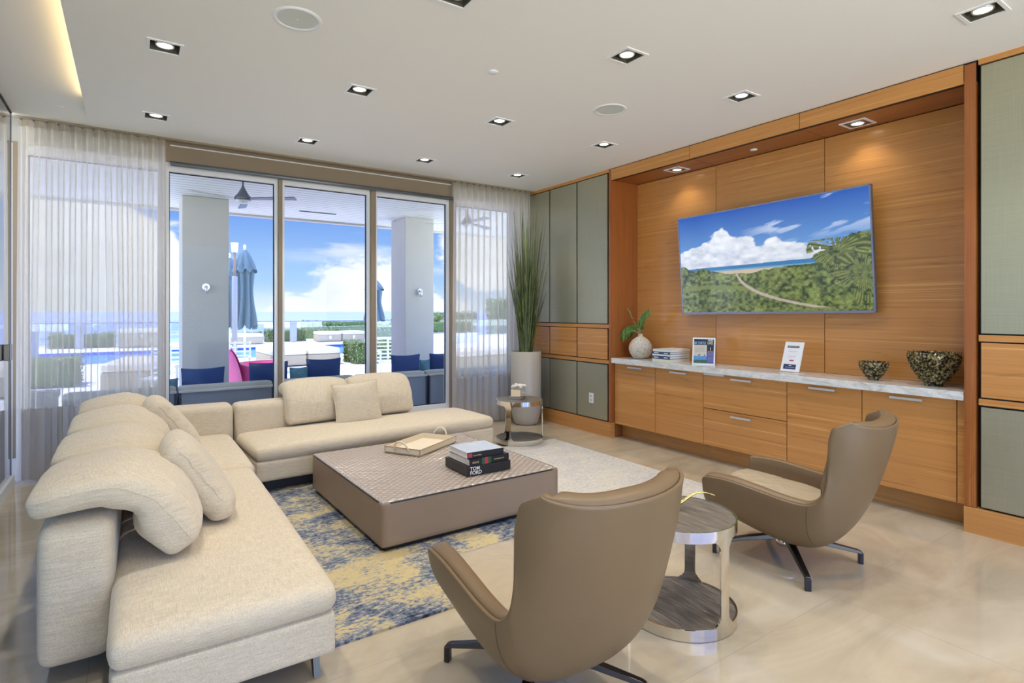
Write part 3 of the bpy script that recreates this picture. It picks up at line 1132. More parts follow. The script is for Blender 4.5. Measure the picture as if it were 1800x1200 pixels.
# ------------------------------------------------------------------ ceiling fixtures
def make_downlight(mat_frame=M_white):
    t = thing('ceiling_downlight', 'downlight', 'downlight', (0, 0, ZC), group='square recessed ceiling downlights')
    o, i = 0.094, 0.076
    f = MB()
    f.box(-o, o, -o, -i, -0.006, 0.0)
    f.box(-o, o, i, o, -0.006, 0.0)
    f.box(-o, -i, -i, i, -0.006, 0.0)
    f.box(i, o, -i, i, -0.006, 0.0)
    f.build('trim_frame', mat_frame, t)
    b = MB()
    z1 = 0.09
    b.quad((-i, -i, 0), (i, -i, 0), (i, -i, z1), (-i, -i, z1))
    b.quad((-i, i, 0), (i, i, 0), (i, i, z1), (-i, i, z1))
    b.quad((-i, -i, 0), (-i, i, 0), (-i, i, z1), (-i, -i, z1))
    b.quad((i, -i, 0), (i, i, 0), (i, i, z1), (i, -i, z1))
    b.quad((-i, -i, z1), (i, -i, z1), (i, i, z1), (-i, i, z1))
    b.build('recess_box', M_recess, t)
    MB().lathe([(0.055, 0.085), (0.050, 0.010), (0.046, 0.003), (0.040, 0.008)], 28, cap=False).build('lamp_ring', M_nickel, t, smooth=True)
    MB().lathe([(0.0, 0.008), (0.042, 0.008)], 28, cap=False).build('lamp_face', M_lamp, t)
    return t


def lamp_light(parent, energy, z=-0.002, spot=95):
    ld = bpy.data.lights.new('downlight_lamp', 'SPOT')
    ld.energy = energy
    ld.color = (1.0, 0.91, 0.80)
    ld.spot_size = R(spot)
    ld.spot_blend = 0.7
    ld.shadow_soft_size = 0.045
    lo = bpy.data.objects.new('downlight_lamp', ld)
    col.objects.link(lo)
    lo.parent = parent
    lo.location = (0, 0, z)
    return lo


names_row = ['row nearest the window', 'second row from the window', 'third row from the window', 'fourth row from the window', 'first row behind the camera', 'last row, farthest behind']
names_col = ['on the cove side', 'second from the cove', 'third from the cove', 'nearest the walnut wall']
dl0 = None
for j, y in enumerate(LY):
    for i, x in enumerate(LX):
        o = make_downlight() if dl0 is None else copy_tree(dl0)
        if dl0 is None:
            dl0 = o
        o.location = (x, y, ZC)
        o['label'] = 'square white-trimmed ceiling downlight, %s, %s' % (names_row[j], names_col[i])
for o in [q for q in col.objects if q.name.startswith('ceiling_downlight')]:
    lamp_light(o, 40.0)
for k, (x, y, lb) in enumerate(((4.645, 2.12, 'square downlight in the wooden soffit at the right end above the television'), (4.63, 3.845, 'square downlight in the wooden soffit at the left end above the television'))):
    o = copy_tree(dl0)
    for ch in list(o.children):
        if ch.type == 'LIGHT':
            bpy.data.objects.remove(ch)
    o.location = (x, y, 2.851)
    o['label'] = lb
    o['group'] = 'downlights in the niche soffit'
    for ch in o.children:
        if ch.name.startswith('recess_box') or ch.name.startswith('lamp'):
            ch.location.z = -0.0125 if ch.name.startswith('lamp') else -0.0035
            if ch.name.startswith('recess'):
                ch.scale = (1, 1, 0.02)
    lamp_light(o, 6.0, z=-0.012, spot=120)

M_grille = plain('speaker_grille', rgb(206, 212, 208), 0.7, var=0.05, vs=300)
for k, (x, y, lb) in enumerate(((0.744, 3.176, 'round white in-ceiling speaker at upper left between the downlights'), (3.11, 3.235, 'round white in-ceiling speaker nearer the walnut wall'))):
    t = thing('ceiling_speaker', lb, 'speaker', (x, y, ZC), group='in-ceiling speakers')
    MB().lathe([(0.102, 0.0), (0.104, -0.006), (0.122, -0.008), (0.128, 0.0)], 48, cap=False).build('speaker_ring', M_white, t, smooth=True)
    MB().lathe([(0.0, -0.004), (0.103, -0.004)], 48, cap=False).build('speaker_grille', M_grille, t)
    MB().lathe([(0.0, -0.007), (0.004, -0.006), (0.005, -0.004)], 12, cap=False).build('grille_badge', M_white, t)
for x, y, z, r_, lb in ((1.979, 3.156, ZC, 0.034, 'small round white sensor disc in the middle of the ceiling'),
                        (-0.474, 5.66, ZC + 0.03, 0.04, 'small round white sprinkler cover above the left curtain'),
                        (4.63, 2.986, 2.851, 0.03, 'small round white disc in the wooden soffit above the television')):
    o = MB().lathe([(0.0, -0.009), (r_ * 0.9, -0.008), (r_, -0.004), (r_, 0.0)], 32, cap=False).build('ceiling_sensor', M_white, smooth=True, loc=(x, y, z))
    tag(o, lb, 'sensor')

out = thing('wall_outlet', 'white double socket plate low on the pewter wall panel', 'outlet', (XW + 0.01, 4.895, 0.40))
B(-0.008, 0.0, -0.036, 0.036, -0.058, 0.058).build('cover_plate', M_white, out, bevel=0.002)
mb = MB()
for dz in (-0.024, 0.024):
    mb.box(-0.0095, -0.007, -0.016, 0.016, dz - 0.014, dz + 0.014)
mb.build('socket_face', plain('socket_grey', rgb(200, 200, 200), 0.4, var=0.0), out)

# ------------------------------------------------------------------ rug
rg = B(-1.62, 1.62, -1.245, 1.245, 0, 0.012).build('area_rug', M_rug, loc=(2.20, 3.605, 0.0))
tag(rg, 'distressed blue, grey and beige area rug under the low ottoman', 'rug')

# ------------------------------------------------------------------ sectional sofa
ZS0, ZS1, ZS2 = 0.10, 0.258, 0.352     # base underside, seat underside, seat edge height


def seat(parent, cx, cy, lx, ly, seed=0):
    MB().rbox(cx, cy, (ZS0 + ZS1) / 2, lx - 0.01, ly - 0.01, ZS1 - ZS0, 0.022, 14).build('seat_base', M_linen, parent, smooth=True)
    MB().rbox(cx, cy, (ZS1 + ZS2) / 2 + 0.004, lx, ly, ZS2 - ZS1 + 0.006, 0.045, 22, bulge=(0.006, 0.006, 0.040), wr=0.0015, seed=seed).build('seat_cushion', M_linen, parent, smooth=True)


s1 = thing('sofa_chaise_module', 'long oatmeal linen chaise sofa module in the left foreground with low back block', 'sofa', (0.20, 3.15, 0.0), R(-0.6))
seat(s1, 0.105, -0.005, 0.72, 1.985, 3)
MB().rbox(-0.368, 0.248, (0.08 + 0.60) / 2, 0.235, 1.49, 0.60 - 0.08, 0.05, 18, bulge=(0.006, 0.008, 0.010)).build('back_block', M_linen, s1, smooth=True)
B(-0.22, 0.36, -0.80, 0.97, 0.02, ZS0 + 0.01).build('recessed_plinth', M_dark, s1)
for (x, y) in ((0.40, -0.89),):
    MB().add([(x - 0.012, y - 0.05, 0.0), (x + 0.012, y - 0.05, 0.0), (x + 0.012, y - 0.03, 0.0), (x - 0.012, y - 0.03, 0.0),
              (x - 0.012, y - 0.02, 0.11), (x + 0.012, y - 0.02, 0.11), (x + 0.012, y + 0.06, 0.11), (x - 0.012, y + 0.06, 0.11)],
             [(0, 1, 2, 3), (4, 5, 6, 7), (0, 1, 5, 4), (1, 2, 6, 5), (2, 3, 7, 6), (3, 0, 4, 7)]).build('leg', M_bronze, s1)

s2 = thing('sofa_corner_module', 'oatmeal linen corner sofa module between the chaise and the window sofa', 'sofa', (0.22, 4.92, 0.0))
MB().rbox(0.105, -0.065, (ZS0 + ZS1) / 2, 0.74, 1.40 - 0.1, ZS1 - ZS0, 0.022, 12).build('seat_base', M_linen, s2, smooth=True)
MB().rbox(0.110, -0.170, (ZS1 + ZS2) / 2 + 0.004, 0.74, 1.19, ZS2 - ZS1 + 0.006, 0.045, 20, bulge=(0.006, 0.006, 0.035), wr=0.0015, seed=9).build('seat_cushion', M_linen, s2, smooth=True)
MB().rbox(0.125, 0.535, (ZS0 + 0.60) / 2, 0.76, 0.24, 0.60 - ZS0, 0.045, 16, bulge=(0.004, 0.006, 0.008)).build('back_block', M_linen, s2, smooth=True)
MB().rbox(-0.375, -0.05, (ZS0 + 0.61) / 2, 0.235, 1.40, 0.61 - ZS0, 0.045, 16).build('back_block', M_linen, s2, smooth=True)
B(-0.3, 0.42, -0.70, 0.55, 0.02, ZS0 + 0.01).build('recessed_plinth', M_dark, s2)

s3 = thing('sofa_window_module', 'oatmeal linen sofa module along the window with an open right end', 'sofa', (1.86, 5.05, 0.0), R(3.2))
seat(s3, -0.005, -0.035, 2.20, 0.72, 5)
MB().rbox(-0.37, 0.435, (ZS0 + 0.60) / 2, 1.46, 0.23, 0.60 - ZS0, 0.045, 18, bulge=(0.004, 0.006, 0.008)).build('back_block', M_linen, s3, smooth=True)
B(-1.02, 1.02, -0.30, 0.36, 0.012, ZS0 + 0.01).build('recessed_plinth', M_dark, s3)


# ------------------------------------------------------------------ folded back cushions
def catmull(pts, n):
    out_ = []
    P = [pts[0]] + list(pts) + [pts[-1]]
    for i in range(1, len(P) - 2):
        for q in range(n):
            t = q / n
            a, b, c, d = P[i - 1], P[i], P[i + 1], P[i + 2]
            out_.append(tuple(0.5 * ((2 * b[k]) + (-a[k] + c[k]) * t + (2 * a[k] - 5 * b[k] + 4 * c[k] - d[k]) * t * t + (-a[k] + 3 * b[k] - 3 * c[k] + d[k]) * t ** 3) for k in range(len(b))))
    out_.append(tuple(pts[-1]))
    return out_


def folded_cushion(label, loc, rz, width, seed, group, spine=None):
    """cushion draped over the low back: flat flap behind, thick lobe in front. local x = towards the seat, y = width"""
    sp = spine or [(-0.310, 0.672), (-0.19, 0.700), (-0.05, 0.705), (0.060, 0.640), (0.135, 0.540), (0.200, 0.435)]
    cl = catmull([(a, b) for a, b in sp], 16)
    L = [0.0]
    for a, b in zip(cl[:-1], cl[1:]):
        L.append(L[-1] + math.dist(a, b))
    tot = L[-1]

    def along(s):
        s = max(0.0, min(1.0, s)) * tot
        for i in range(len(L) - 1):
            if L[i + 1] >= s:
                f = (s - L[i]) / max(1e-9, L[i + 1] - L[i])
                p = (cl[i][0] + (cl[i + 1][0] - cl[i][0]) * f, cl[i][1] + (cl[i + 1][1] - cl[i][1]) * f)
                i0, i1 = max(0, i - 5), min(len(cl) - 1, i + 6)
                t = Vector((cl[i1][0] - cl[i0][0], cl[i1][1] - cl[i0][1])).normalized()
                return p, t
        return cl[-1], Vector((0.4, -0.9)).normalized()

    def deform(q):
        s = q.x / tot + 0.5
        p, t = along(s)
        nrm = Vector((-t.y, t.x))
        # deeper belly in the front lobe, thin flap at the rear, pinch on the inside of the fold
        th = 0.84 + 0.50 * max(0.0, min(1.0, (s - 0.35) / 0.35))
        if q.z < 0:
            pin = math.exp(-((s - 0.60) / 0.10) ** 2)
            th *= 1 - 0.42 * pin
        end = max(0, 1 - s) if s < 0.12 else 0
        yy = q.y
        yy *= 1 - 0.09 * math.exp(-(s / 0.07) ** 2) - 0.05 * math.exp(-((1 - s) / 0.05) ** 2)
        ey = min(1.0, abs(q.y) / (width / 2))
        th *= 1 - 0.12 * ey ** 6
        z = q.z * th
        wrk = 0.004 * math.sin(yy * 60 + s * 30 + seed) * math.exp(-((s - 0.62) / 0.16) ** 2)
        return (p[0] + nrm.x * (z + wrk), yy, p[1] + nrm.y * (z + wrk))
    t = thing('back_cushion', label, 'cushion', loc, rz, group)
    MB().rbox(0, 0, 0, tot, width, 0.094, 0.026, 32, bulge=(0.0, 0.008, 0.056), deform=deform, wr=0.003, seed=seed * 3.1).build('cushion_cover', M_linen, t, smooth=True)
    # boxed-edge seams on the two sides
    for sgn in (-1,):
        for zz in (0.026, -0.022):
            pts = [Vector(deform(Vector((-tot / 2 + 0.03 + (tot - 0.06) * k / 40, sgn * (width / 2 + 0.007 * math.sqrt(max(0.0, 1 - abs(k / 20 - 1) ** 2))), zz)))) for k in range(41)]
            MB().tube(pts, 0.0018, 6).build('seam', M_linen, t, smooth=True)
    return t


gl = 'folded back cushions along the left sofa'
folded_cushion('oatmeal back cushion folded over the low back at the near end of the left sofa', (0.0, 2.945, -0.004), R(-2), 0.585, 1, gl)
folded_cushion('oatmeal folded back cushion on the left sofa, second from the near end', (0.0, 3.600, -0.004), R(0), 0.635, 2, gl, spine=[(-0.305, 0.680), (-0.19, 0.700), (-0.05, 0.705), (0.05, 0.640), (0.11, 0.540), (0.150, 0.440)])
folded_cushion('oatmeal folded back cushion on the left sofa, third from the near end', (0.0, 4.340, -0.004), R(1), 0.66, 3, gl, spine=[(-0.305, 0.680), (-0.19, 0.700), (-0.05, 0.705), (0.05, 0.640), (0.11, 0.540), (0.150, 0.440)])
folded_cushion('oatmeal folded back cushion on the left sofa, farthest, near the window corner', (0.0, 5.04, -0.004), R(2), 0.52, 4, gl, spine=[(-0.305, 0.680), (-0.19, 0.700), (-0.05, 0.705), (0.05, 0.640), (0.11, 0.540), (0.150, 0.440)])
# local +x must point towards the room (-Y) for the window sofa
gw2 = 'folded back cushions on the window sofa'
SP2 = [(-0.20, 0.655), (-0.12, 0.695), (-0.02, 0.700), (0.045, 0.620), (0.085, 0.500), (0.120, 0.395)]
folded_cushion('plump oatmeal back cushion on the window sofa, behind the small square pillow at left', (1.425, 5.385, -0.005), R(-90 + 3), 0.58, 6, gw2, SP2)
folded_cushion('plump oatmeal back cushion on the window sofa, right of the small square pillow', (2.045, 5.420, -0.005), R(-90 + 3), 0.62, 7, gw2, SP2)


def throw_pillow(label, loc, rot, w, h, d, seed, group=None):
    """square knife-edge pillow; local x width, z height, y thickness"""
    t = thing('throw_pillow', label, 'pillow', loc, 0, group)
    t.rotation_euler = rot
    m = MB()

    def fn(sgn):
        def f(u, v):
            a, b = u * 2 - 1, v * 2 - 1
            prof = (max(0, 1 - abs(a) ** 2.6) * max(0, 1 - abs(b) ** 2.6)) ** 0.55
            pin = 1 - 0.07 * (1 - abs(a) ** 2) * abs(b) ** 3
            pin2 = 1 - 0.07 * (1 - abs(b) ** 2) * abs(a) ** 3
            x, z = a * w / 2 * pin2, b * h / 2 * pin
            n = mnoise.noise(Vector((x * 12 + seed, z * 12, sgn))) * 0.006
            return (x, sgn * (d / 2 * prof) + n * prof, z)
        return f
    m.grid(fn(1), 26, 26)
    m.grid(fn(-1), 26, 26)
    m.build('pillow_cover', M_linen, t, smooth=True)
    rim = []
    N = 24
    for k in range(4 * N):
        q = k / N
        s_ = int(q)
        f = (q - s_) * 2 - 1
        a, b = ((f, -1), (1, f), (-f, 1), (-1, -f))[s_]
        pin = 1 - 0.07 * (1 - abs(a) ** 2) * abs(b) ** 3
        pin2 = 1 - 0.07 * (1 - abs(b) ** 2) * abs(a) ** 3
        rim.append((a * w / 2 * pin2, 0.0, b * h / 2 * pin))
    m2 = MB().tube(rim, 0.0045, 6, closed=True)
    m2.build('pillow_piping', M_linen, t, smooth=True)
    return t


throw_pillow('small square oatmeal throw pillow in front of the two window sofa cushions', (1.735, 5.135, 0.548), (R(-14), R(-3), R(2)), 0.44, 0.40, 0.12, 2)
gp = 'square pillows leaning on the left sofa cushions'


def boxed_pillow(label, loc, ang, rz, seed):
    t = thing('throw_pillow', label, 'pillow', loc, rz, gp)
    mx = Matrix.Rotation(R(ang), 4, 'Y')

    def dfm(q):
        w = 0.005 * math.sin(q.x * 70 + seed) * math.exp(-((abs(q.y) - 0.19) / 0.05) ** 2)
        return (q.x, q.y + (0.012 * math.cos(q.x * 7)), q.z + w)
    MB().rbox(0, 0, 0, 0.43, 0.42, 0.105, 0.05, 28, bulge=(0.012, 0.012, 0.040), deform=dfm, wr=0.004, seed=seed, mtx=mx).build('pillow_cover', M_linen, t, smooth=True)
    for zz in (0.026, -0.026):
        for sg in (-1,):
            pts = [mx @ Vector(dfm(Vector((-0.18 + 0.36 * k / 30, sg * (0.2105 + 0.010 * (1 - abs(k / 15 - 1) ** 2)), zz)))) for k in range(31)]
            MB().tube(pts, 0.0016, 6).build('seam', M_linen, t, smooth=True)
    return t


boxed_pillow('square oatmeal pillow leaning on the near folded cushions of the left sofa', (0.268, 3.16, 0.605), 56, R(-2), 4)
boxed_pillow('square oatmeal pillow leaning on the far folded cushions of the left sofa', (0.232, 4.61, 0.612), 53, R(2), 5)

# ------------------------------------------------------------------ ottoman
ot = thing('ottoman_table', 'large low square leather ottoman with quilted top in the middle of the rug', 'ottoman', (1.828, 3.80, 0.012), R(1.2))
ox, oy = 0.655, 0.695
MB().rbox(0, 0, 0.156, 2 * ox, 2 * oy, 0.262, 0.012, 10).build('leather_body', leather('ottoman_leather', rgb(150, 130, 110), 0.45), ot, smooth=True)
B(-ox + 0.03, ox - 0.03, -oy + 0.03, oy - 0.03, 0.0, 0.03).build('black_plinth', M_black, ot)


def quilt(u, v):
    x, y = (u * 2 - 1) * (ox - 0.006), (v * 2 - 1) * (oy - 0.006)
    p, q = 0.031, 0.024
    a = math.pi * (x / p + y / q)
    b = math.pi * (x / p - y / q)
    h = (abs(math.sin(a / 2)) * abs(math.sin(b / 2))) ** 0.6
    e = min(1.0, min(ox - abs(x), oy - abs(y)) / 0.02)
    return (x, y, 0.284 + 0.0075 * h * e)


MB().grid(quilt, 380, 400).build('quilted_top', M_quilt, ot, smooth=True)
pts = []
for a, b in (((-1, -1)), (1, -1), (1, 1), (-1, 1)):
    pts.append((a, b))
rim = []
for k in range(4):
    a0, b0 = pts[k]
    a1, b1 = pts[(k + 1) % 4]
    for q in range(12):
        f = (q + 0.5) / 12
        rim.append(((a0 + (a1 - a0) * f) * (ox - 0.001), (b0 + (b1 - b0) * f) * (oy - 0.001), 0.281))
MB().tube(rim, 0.0042, 6, closed=True).build('black_piping', M_black, ot, smooth=True)
ZT = 0.012 + 0.294

# tray
tray = thing('serving_tray', 'cream leather tray with two loop handles on the ottoman', 'tray', (1.945, 4.19, ZT), R(31))
hx_, hy_, hh_ = 0.265, 0.165, 0.048
tc_ = plain('cream_leather', rgb(226, 214, 188), 0.5, var=0.04)
B(-hx_, hx_, -hy_, hy_, 0.0, 0.008).build('tray_base', tc_, tray)
mb = MB()
mb.box(-hx_, hx_, -hy_, -hy_ + 0.008, 0.0, hh_)
mb.box(-hx_, hx_, hy_ - 0.008, hy_, 0.0, hh_)
mb.box(-hx_, -hx_ + 0.008, -hy_, hy_, 0.0, hh_)
mb.box(hx_ - 0.008, hx_, -hy_, hy_, 0.0, hh_)
mb.build('tray_wall', tc_, tray, bevel=0.001)
st_m = plain('tan_stitching', rgb(150, 112, 60), 0.7, var=0.0)
mb = MB()
for a, b, c, d in ((-hx_, -hy_, hx_, -hy_), (hx_, -hy_, hx_, hy_), (hx_, hy_, -hx_, hy_), (-hx_, hy_, -hx_, -hy_)):
    n_ = 40
    for k in range(n_):
        f = (k + 0.3) / n_
        x, y = a + (c - a) * f, b + (d - b) * f
        mb.box(x - 0.003, x + 0.003, y - 0.003, y + 0.003, hh_ - 0.002, hh_ + 0.0015)
mb.build('edge_stitching', st_m, tray)
for s in (-1, 1):
    arc = [(s * (hx_ + 0.006 + 0.022 * math.sin(math.pi * k / 16)), 0.065 * math.cos(math.pi * k / 16) * 1.0, 0.026 + 0.075 * math.sin(math.pi * k / 16)) for k in range(17)]
    MB().tube(arc, 0.007, 8).build('handle', tc_, tray, smooth=True)

# books on the ottoman
def book(label, loc, rz, w, d, h, cover, page=M_page, group=None, name='book', cover_t=0.003):
    """local x = spine length, spine faces -y"""
    t = thing(name, label, 'book', loc, rz, group)
    c = MB()
    c.box(-w / 2, w / 2, -d / 2, d / 2, 0, cover_t)
    c.box(-w / 2, w / 2, -d / 2, d / 2, h - cover_t, h)
    c.box(-w / 2, w / 2, -d / 2, -d / 2 + cover_t, 0, h)
    c.build('cover', cover, t)
    B(-w / 2 + 0.004, w / 2 - 0.004, -d / 2 + cover_t, d / 2 - 0.004, cover_t, h - cover_t).build('pages', page, t)
    return t


def spine_mtx(x, z, d):
    """text on the spine (facing -y)"""
    return Matrix.Translation((x, -d / 2 - 0.0006, z)) @ Matrix.Rotation(R(90), 4, 'X')


M_ink = plain('white_lettering', rgb(240, 240, 236), 0.5, var=0.0)
M_gold = plain('gold_lettering', rgb(206, 186, 140), 0.4, var=0.0)
BX, BY, BR = 2.015, 3.415, R(-0.5)
bk_g = 'books stacked on the ottoman'
b1_ = thing('book', 'thick black slipcase book with white title, bottom of the ottoman stack', 'book', (BX, BY, ZT), BR, bk_g)
B(-0.172, 0.172, -0.155, 0.165, 0.0, 0.062).build('slipcase', M_black, b1_, bevel=0.002)
text_obj('title_lettering', 'TOM\nFORD', 0.034, M_ink, b1_, Matrix.Translation((-0.150, -0.156, 0.035)) @ Matrix.Rotation(R(90), 4, 'X'), bold=0.0005)
b2_ = book('black book with green and red striped spine, middle of the ottoman stack', (BX + 0.004, BY - 0.004, ZT + 0.062), BR + R(1.0), 0.315, 0.285, 0.046, M_black, group=bk_g)
text_obj('title_lettering', 'GUCCI', 0.016, M_gold, b2_, spine_mtx(-0.135, 0.016, 0.285), bold=0.0004)
text_obj('subtitle_lettering', 'THE MAKING OF', 0.011, M_gold, b2_, spine_mtx(0.035, 0.018, 0.285))
gm, rm = plain('green_stripe', rgb(16, 92, 66), 0.4, var=0.0), plain('red_stripe', rgb(206, 40, 62), 0.4, var=0.0)
mb = MB().box(-0.062, -0.038, -0.1432, -0.1424, 0.0005, 0.0455)
mb.box(-0.012, 0.012, -0.1432, -0.1424, 0.0005, 0.0455)
mb.build('green_band', gm, b2_)
B(-0.038, -0.012, -0.1432, -0.1424, 0.0005, 0.0455).build('red_band', rm, b2_)
b3_ = book('book with a pale cloudy cover, top of the ottoman stack', (BX - 0.012, BY + 0.004, ZT + 0.108), BR - R(0.5), 0.285, 0.265, 0.040, plain('cloudy_dust_jacket', rgb(196, 204, 214), 0.18, var=0.16, vs=14.0), group=bk_g)
B(-0.1425, 0.1425, -0.1332, -0.1325, 0.0004, 0.0396).build('black_spine', M_black, b3_)
B(-0.138, -0.105, -0.1340, -0.1330, 0.006, 0.034).build('red_emblem', plain('red_emblem', rgb(170, 60, 74), 0.5, var=0.3, vs=160), b3_)
text_obj('title_lettering', 'Imperdibles', 0.014, M_gold, b3_, Matrix.Translation((-0.098, -0.134, 0.013)) @ Matrix.Rotation(R(90), 4, 'X'))


# ------------------------------------------------------------------ swivel lounge chairs
KEYS = [  # spine y,z | rim y,z | half width rim | exponent
    (0.350, 0.235, 0.348, 0.405, 0.325, 3.0),
    (0.310, 0.215, 0.325, 0.452, 0.345, 3.1),
    (0.180, 0.185, 0.180, 0.462, 0.358, 3.1),
    (0.060, 0.155, 0.040, 0.448, 0.362, 3.0),
    (-0.060, 0.135, -0.120, 0.428, 0.364, 2.9),
    (-0.170, 0.138, -0.235, 0.430, 0.362, 2.8),
    (-0.265, 0.180, -0.300, 0.480, 0.358, 2.7),
    (-0.340, 0.270, -0.322, 0.560, 0.352, 2.6),
    (-0.405, 0.400, -0.325, 0.650, 0.350, 2.6),
    (-0.455, 0.540, -0.330, 0.735, 0.352, 2.6),
    (-0.490, 0.662, -0.338, 0.776, 0.350, 2.6),
    (-0.513, 0.752, -0.356, 0.828, 0.342, 2.5),
    (-0.528, 0.822, -0.416, 0.860, 0.312, 2.2),
]
KROWS = catmull(KEYS, 6)


def shell_point(t, s, inset=0.0):
    """t 0..1 front to top, s -1..1 rim to rim"""
    f = t * (len(KROWS) - 1)
    i = min(int(f), len(KROWS) - 2)
    f -= i
    k = [a + (b - a) * f for a, b in zip(KROWS[i], KROWS[i + 1])]
    sy, sz, ry, rz, w, n = k
    th = s * math.pi / 2
    X = math.copysign(abs(math.sin(th)) ** (2 / n), s) * w
    Bf = 1 - abs(math.cos(th)) ** (2 / n)
    # slight outward lean: the underside is narrower than the rim
    X *= 0.835 + 0.10 * Bf
    return Vector((X, sy + (ry - sy) * Bf, sz + (rz - sz) * Bf))


def shell_normal(t, s):
    e = 1e-3
    a = shell_point(min(1, t + e), s) - shell_point(max(0, t - e), s)
    b = shell_point(t, min(1, s + e)) - shell_point(t, max(-1, s - e))
    n = a.cross(b)
    if n.length < 1e-12:
        return Vector((0, 0, 1))
    n.normalize()
    c = Vector((0, 0.10, 0.48)) - shell_point(t, s)
    if n.dot(c) < 0:
        n = -n
    return n


def make_chair(label, loc, rz, base_rz):
    t_ = thing('swivel_armchair', label, 'armchair', loc, rz, 'taupe leather swivel armchairs')
    NU, NV = 72, 56
    P, Nn = {}, {}
    for i in range(NU + 1):
        for j in range(NV + 1):
            s = j / NV * 2 - 1
            s = math.copysign(abs(s) ** 0.9, s)
            P[i, j] = shell_point(i / NU, s)
            Nn[i, j] = shell_normal(i / NU, max(-0.98, min(0.98, s)))

    ring = [(i, 0) for i in range(NU + 1)] + [(NU, j) for j in range(1, NV + 1)] + [(i, NV) for i in range(NU - 1, -1, -1)] + [(0, j) for j in range(NV - 1, 0, -1)]

    def outward(i, j):
        """in-surface direction pointing past the rim"""
        d = Vector((0, 0, 0))
        if j == 0:
            d += (P[i, 0] - P[i, 2]).normalized()
        if j == NV:
            d += (P[i, NV] - P[i, NV - 2]).normalized()
        if i == NU:
            d += (P[NU, j] - P[NU - 2, j]).normalized()
        if i == 0:
            d += (P[0, j] - P[2, j]).normalized()
        return d.normalized()

    def layer(d0, d1, name, mat, puff):
        """closed slab between two offsets of the shell, its edge rolled over by a half-round"""
        nv = NV + 1
        V = [P[i, j] + Nn[i, j] * d0 for i in range(NU + 1) for j in range(nv)]
        
        def dd(i, j):
            if not puff or puff < 0.01:
                return d1
            arm = max(0.0, 1 - i / (NU * 0.42)) ** 0.5
            side = min(1.0, abs(j - NV / 2) / (NV / 2)) ** 2
            up = max(0.0, min(1.0, (i / NU - 0.70) / 0.25))
            return d1 + 0.026 * arm * side * min(1.0, i / 5) + 0.030 * up * up * (3 - 2 * up) * (1 - (abs(j - NV / 2) / (NV / 2)) ** 3)
        V += [P[i, j] + Nn[i, j] * dd(i, j) for i in range(NU + 1) for j in range(nv)]
        o2 = (NU + 1) * nv
        F = []
        for i in range(NU):
            for j in range(NV):
                a = i * nv + j
                F.append((a, a + 1, a + nv + 1, a + nv))
                F.append((o2 + a, o2 + a + nv, o2 + a + nv + 1, o2 + a + 1))
        K = 6 if puff else 1
        prev = [i * nv + j for i, j in ring]
        n = len(ring)
        for k in range(1, K + 1):
            if k == K:
                cur = [o2 + i * nv + j for i, j in ring]
            else:
                a = math.pi * k / K
                base = len(V)
                for (i, j) in ring:
                    top = 1.0 if i < NU else 1.0 + 0.9 * math.sin(math.pi * j / NV)
                    e1 = dd(i, j)
                    V.append(P[i, j] + Nn[i, j] * ((d0 + e1) / 2 - (e1 - d0) / 2 * math.cos(a)) + outward(i, j) * puff * math.sin(a) * top)
                cur = list(range(base, base + n))
            for q in range(n):
                w = (q + 1) % n
                F.append((prev[q], prev[w], cur[w], cur[q]))
            prev = cur
        m = MB()
        m.add(V, F)
        return m.build(name, mat, t_, smooth=True)
    layer(0.0, 0.014, 'shell', M_leather, 0.004)
    layer(0.0142, 0.058, 'inner_upholstery', M_leather, 0.012)
    # piping line round the whole rim
    rimp = [P[i, 0] + Nn[i, 0] * 0.016 for i in range(NU + 1)]
    rimp += [P[NU, j] + Nn[NU, j] * 0.016 for j in range(1, NV + 1)]
    rimp += [P[i, NV] + Nn[i, NV] * 0.016 for i in range(NU - 1, -1, -1)]
    MB().tube(rimp, 0.0020, 6).build('rim_piping', M_piping, t_, smooth=True)
    # side seams running from the notch under the wing down to the base
    for j0 in (0, NV):
        pts_ = []
        for k in range(19):
            f = k / 18
            i = 0.415 + 0.045 * f
            s = (1 - 0.62 * f) * (1 if j0 else -1)
            pts_.append(shell_point(i, s) - shell_normal(i, max(-0.98, min(0.98, s))) * 0.0005)
        MB().tube(pts_, 0.0016, 5).build('side_seam', M_piping, t_, smooth=True)

    def sd(q):
        k = 0.03 * (q.y / 0.33)
        return (q.x * (1 - 0.06 * (q.y < 0) * abs(q.y) / 0.33), q.y, q.z + k)
    MB().rbox(0, 0.035, 0.312, 0.50, 0.64, 0.125, 0.04, 18, bulge=(0, 0, 0.022), deform=sd, wr=0.005, seed=loc[0]).build('seat_cushion', M_leather_in, t_, smooth=True)

    MB().lathe([(0.0, 0.075), (0.05, 0.078), (0.055, 0.10), (0.045, 0.115), (0.042, 0.128), (0.0, 0.13)], 28).build('swivel_column', M_chrome, t_, smooth=True)
    for q in range(4):
        a = base_rz + R(45 + 90 * q)
        mx = Matrix.Rotation(a, 4, 'Z')
        m = MB()
        sec = [(0.03, 0.128, 0.024, 0.030), (0.20, 0.102, 0.020, 0.024), (0.375, 0.068, 0.016, 0.018), (0.392, 0.060, 0.015, 0.018)]
        vs = []
        for (x, z, hw, hh) in sec:
            vs += [(x, -hw, z - hh / 2), (x, hw, z - hh / 2), (x, hw * 0.8, z + hh / 2), (x, -hw * 0.8, z + hh / 2)]
        fs = [(0, 1, 2, 3), (12, 13, 14, 15)]
        for k in range(3):
            for e in range(4):
                fs.append((k * 4 + e, k * 4 + (e + 1) % 4, k * 4 + 4 + (e + 1) % 4, k * 4 + 4 + e))
        m.add(vs, fs, mx)
        leg = m.build('leg', M_bronze if q != 3 else M_bronze, t_, bevel=0.003)
        m = MB()
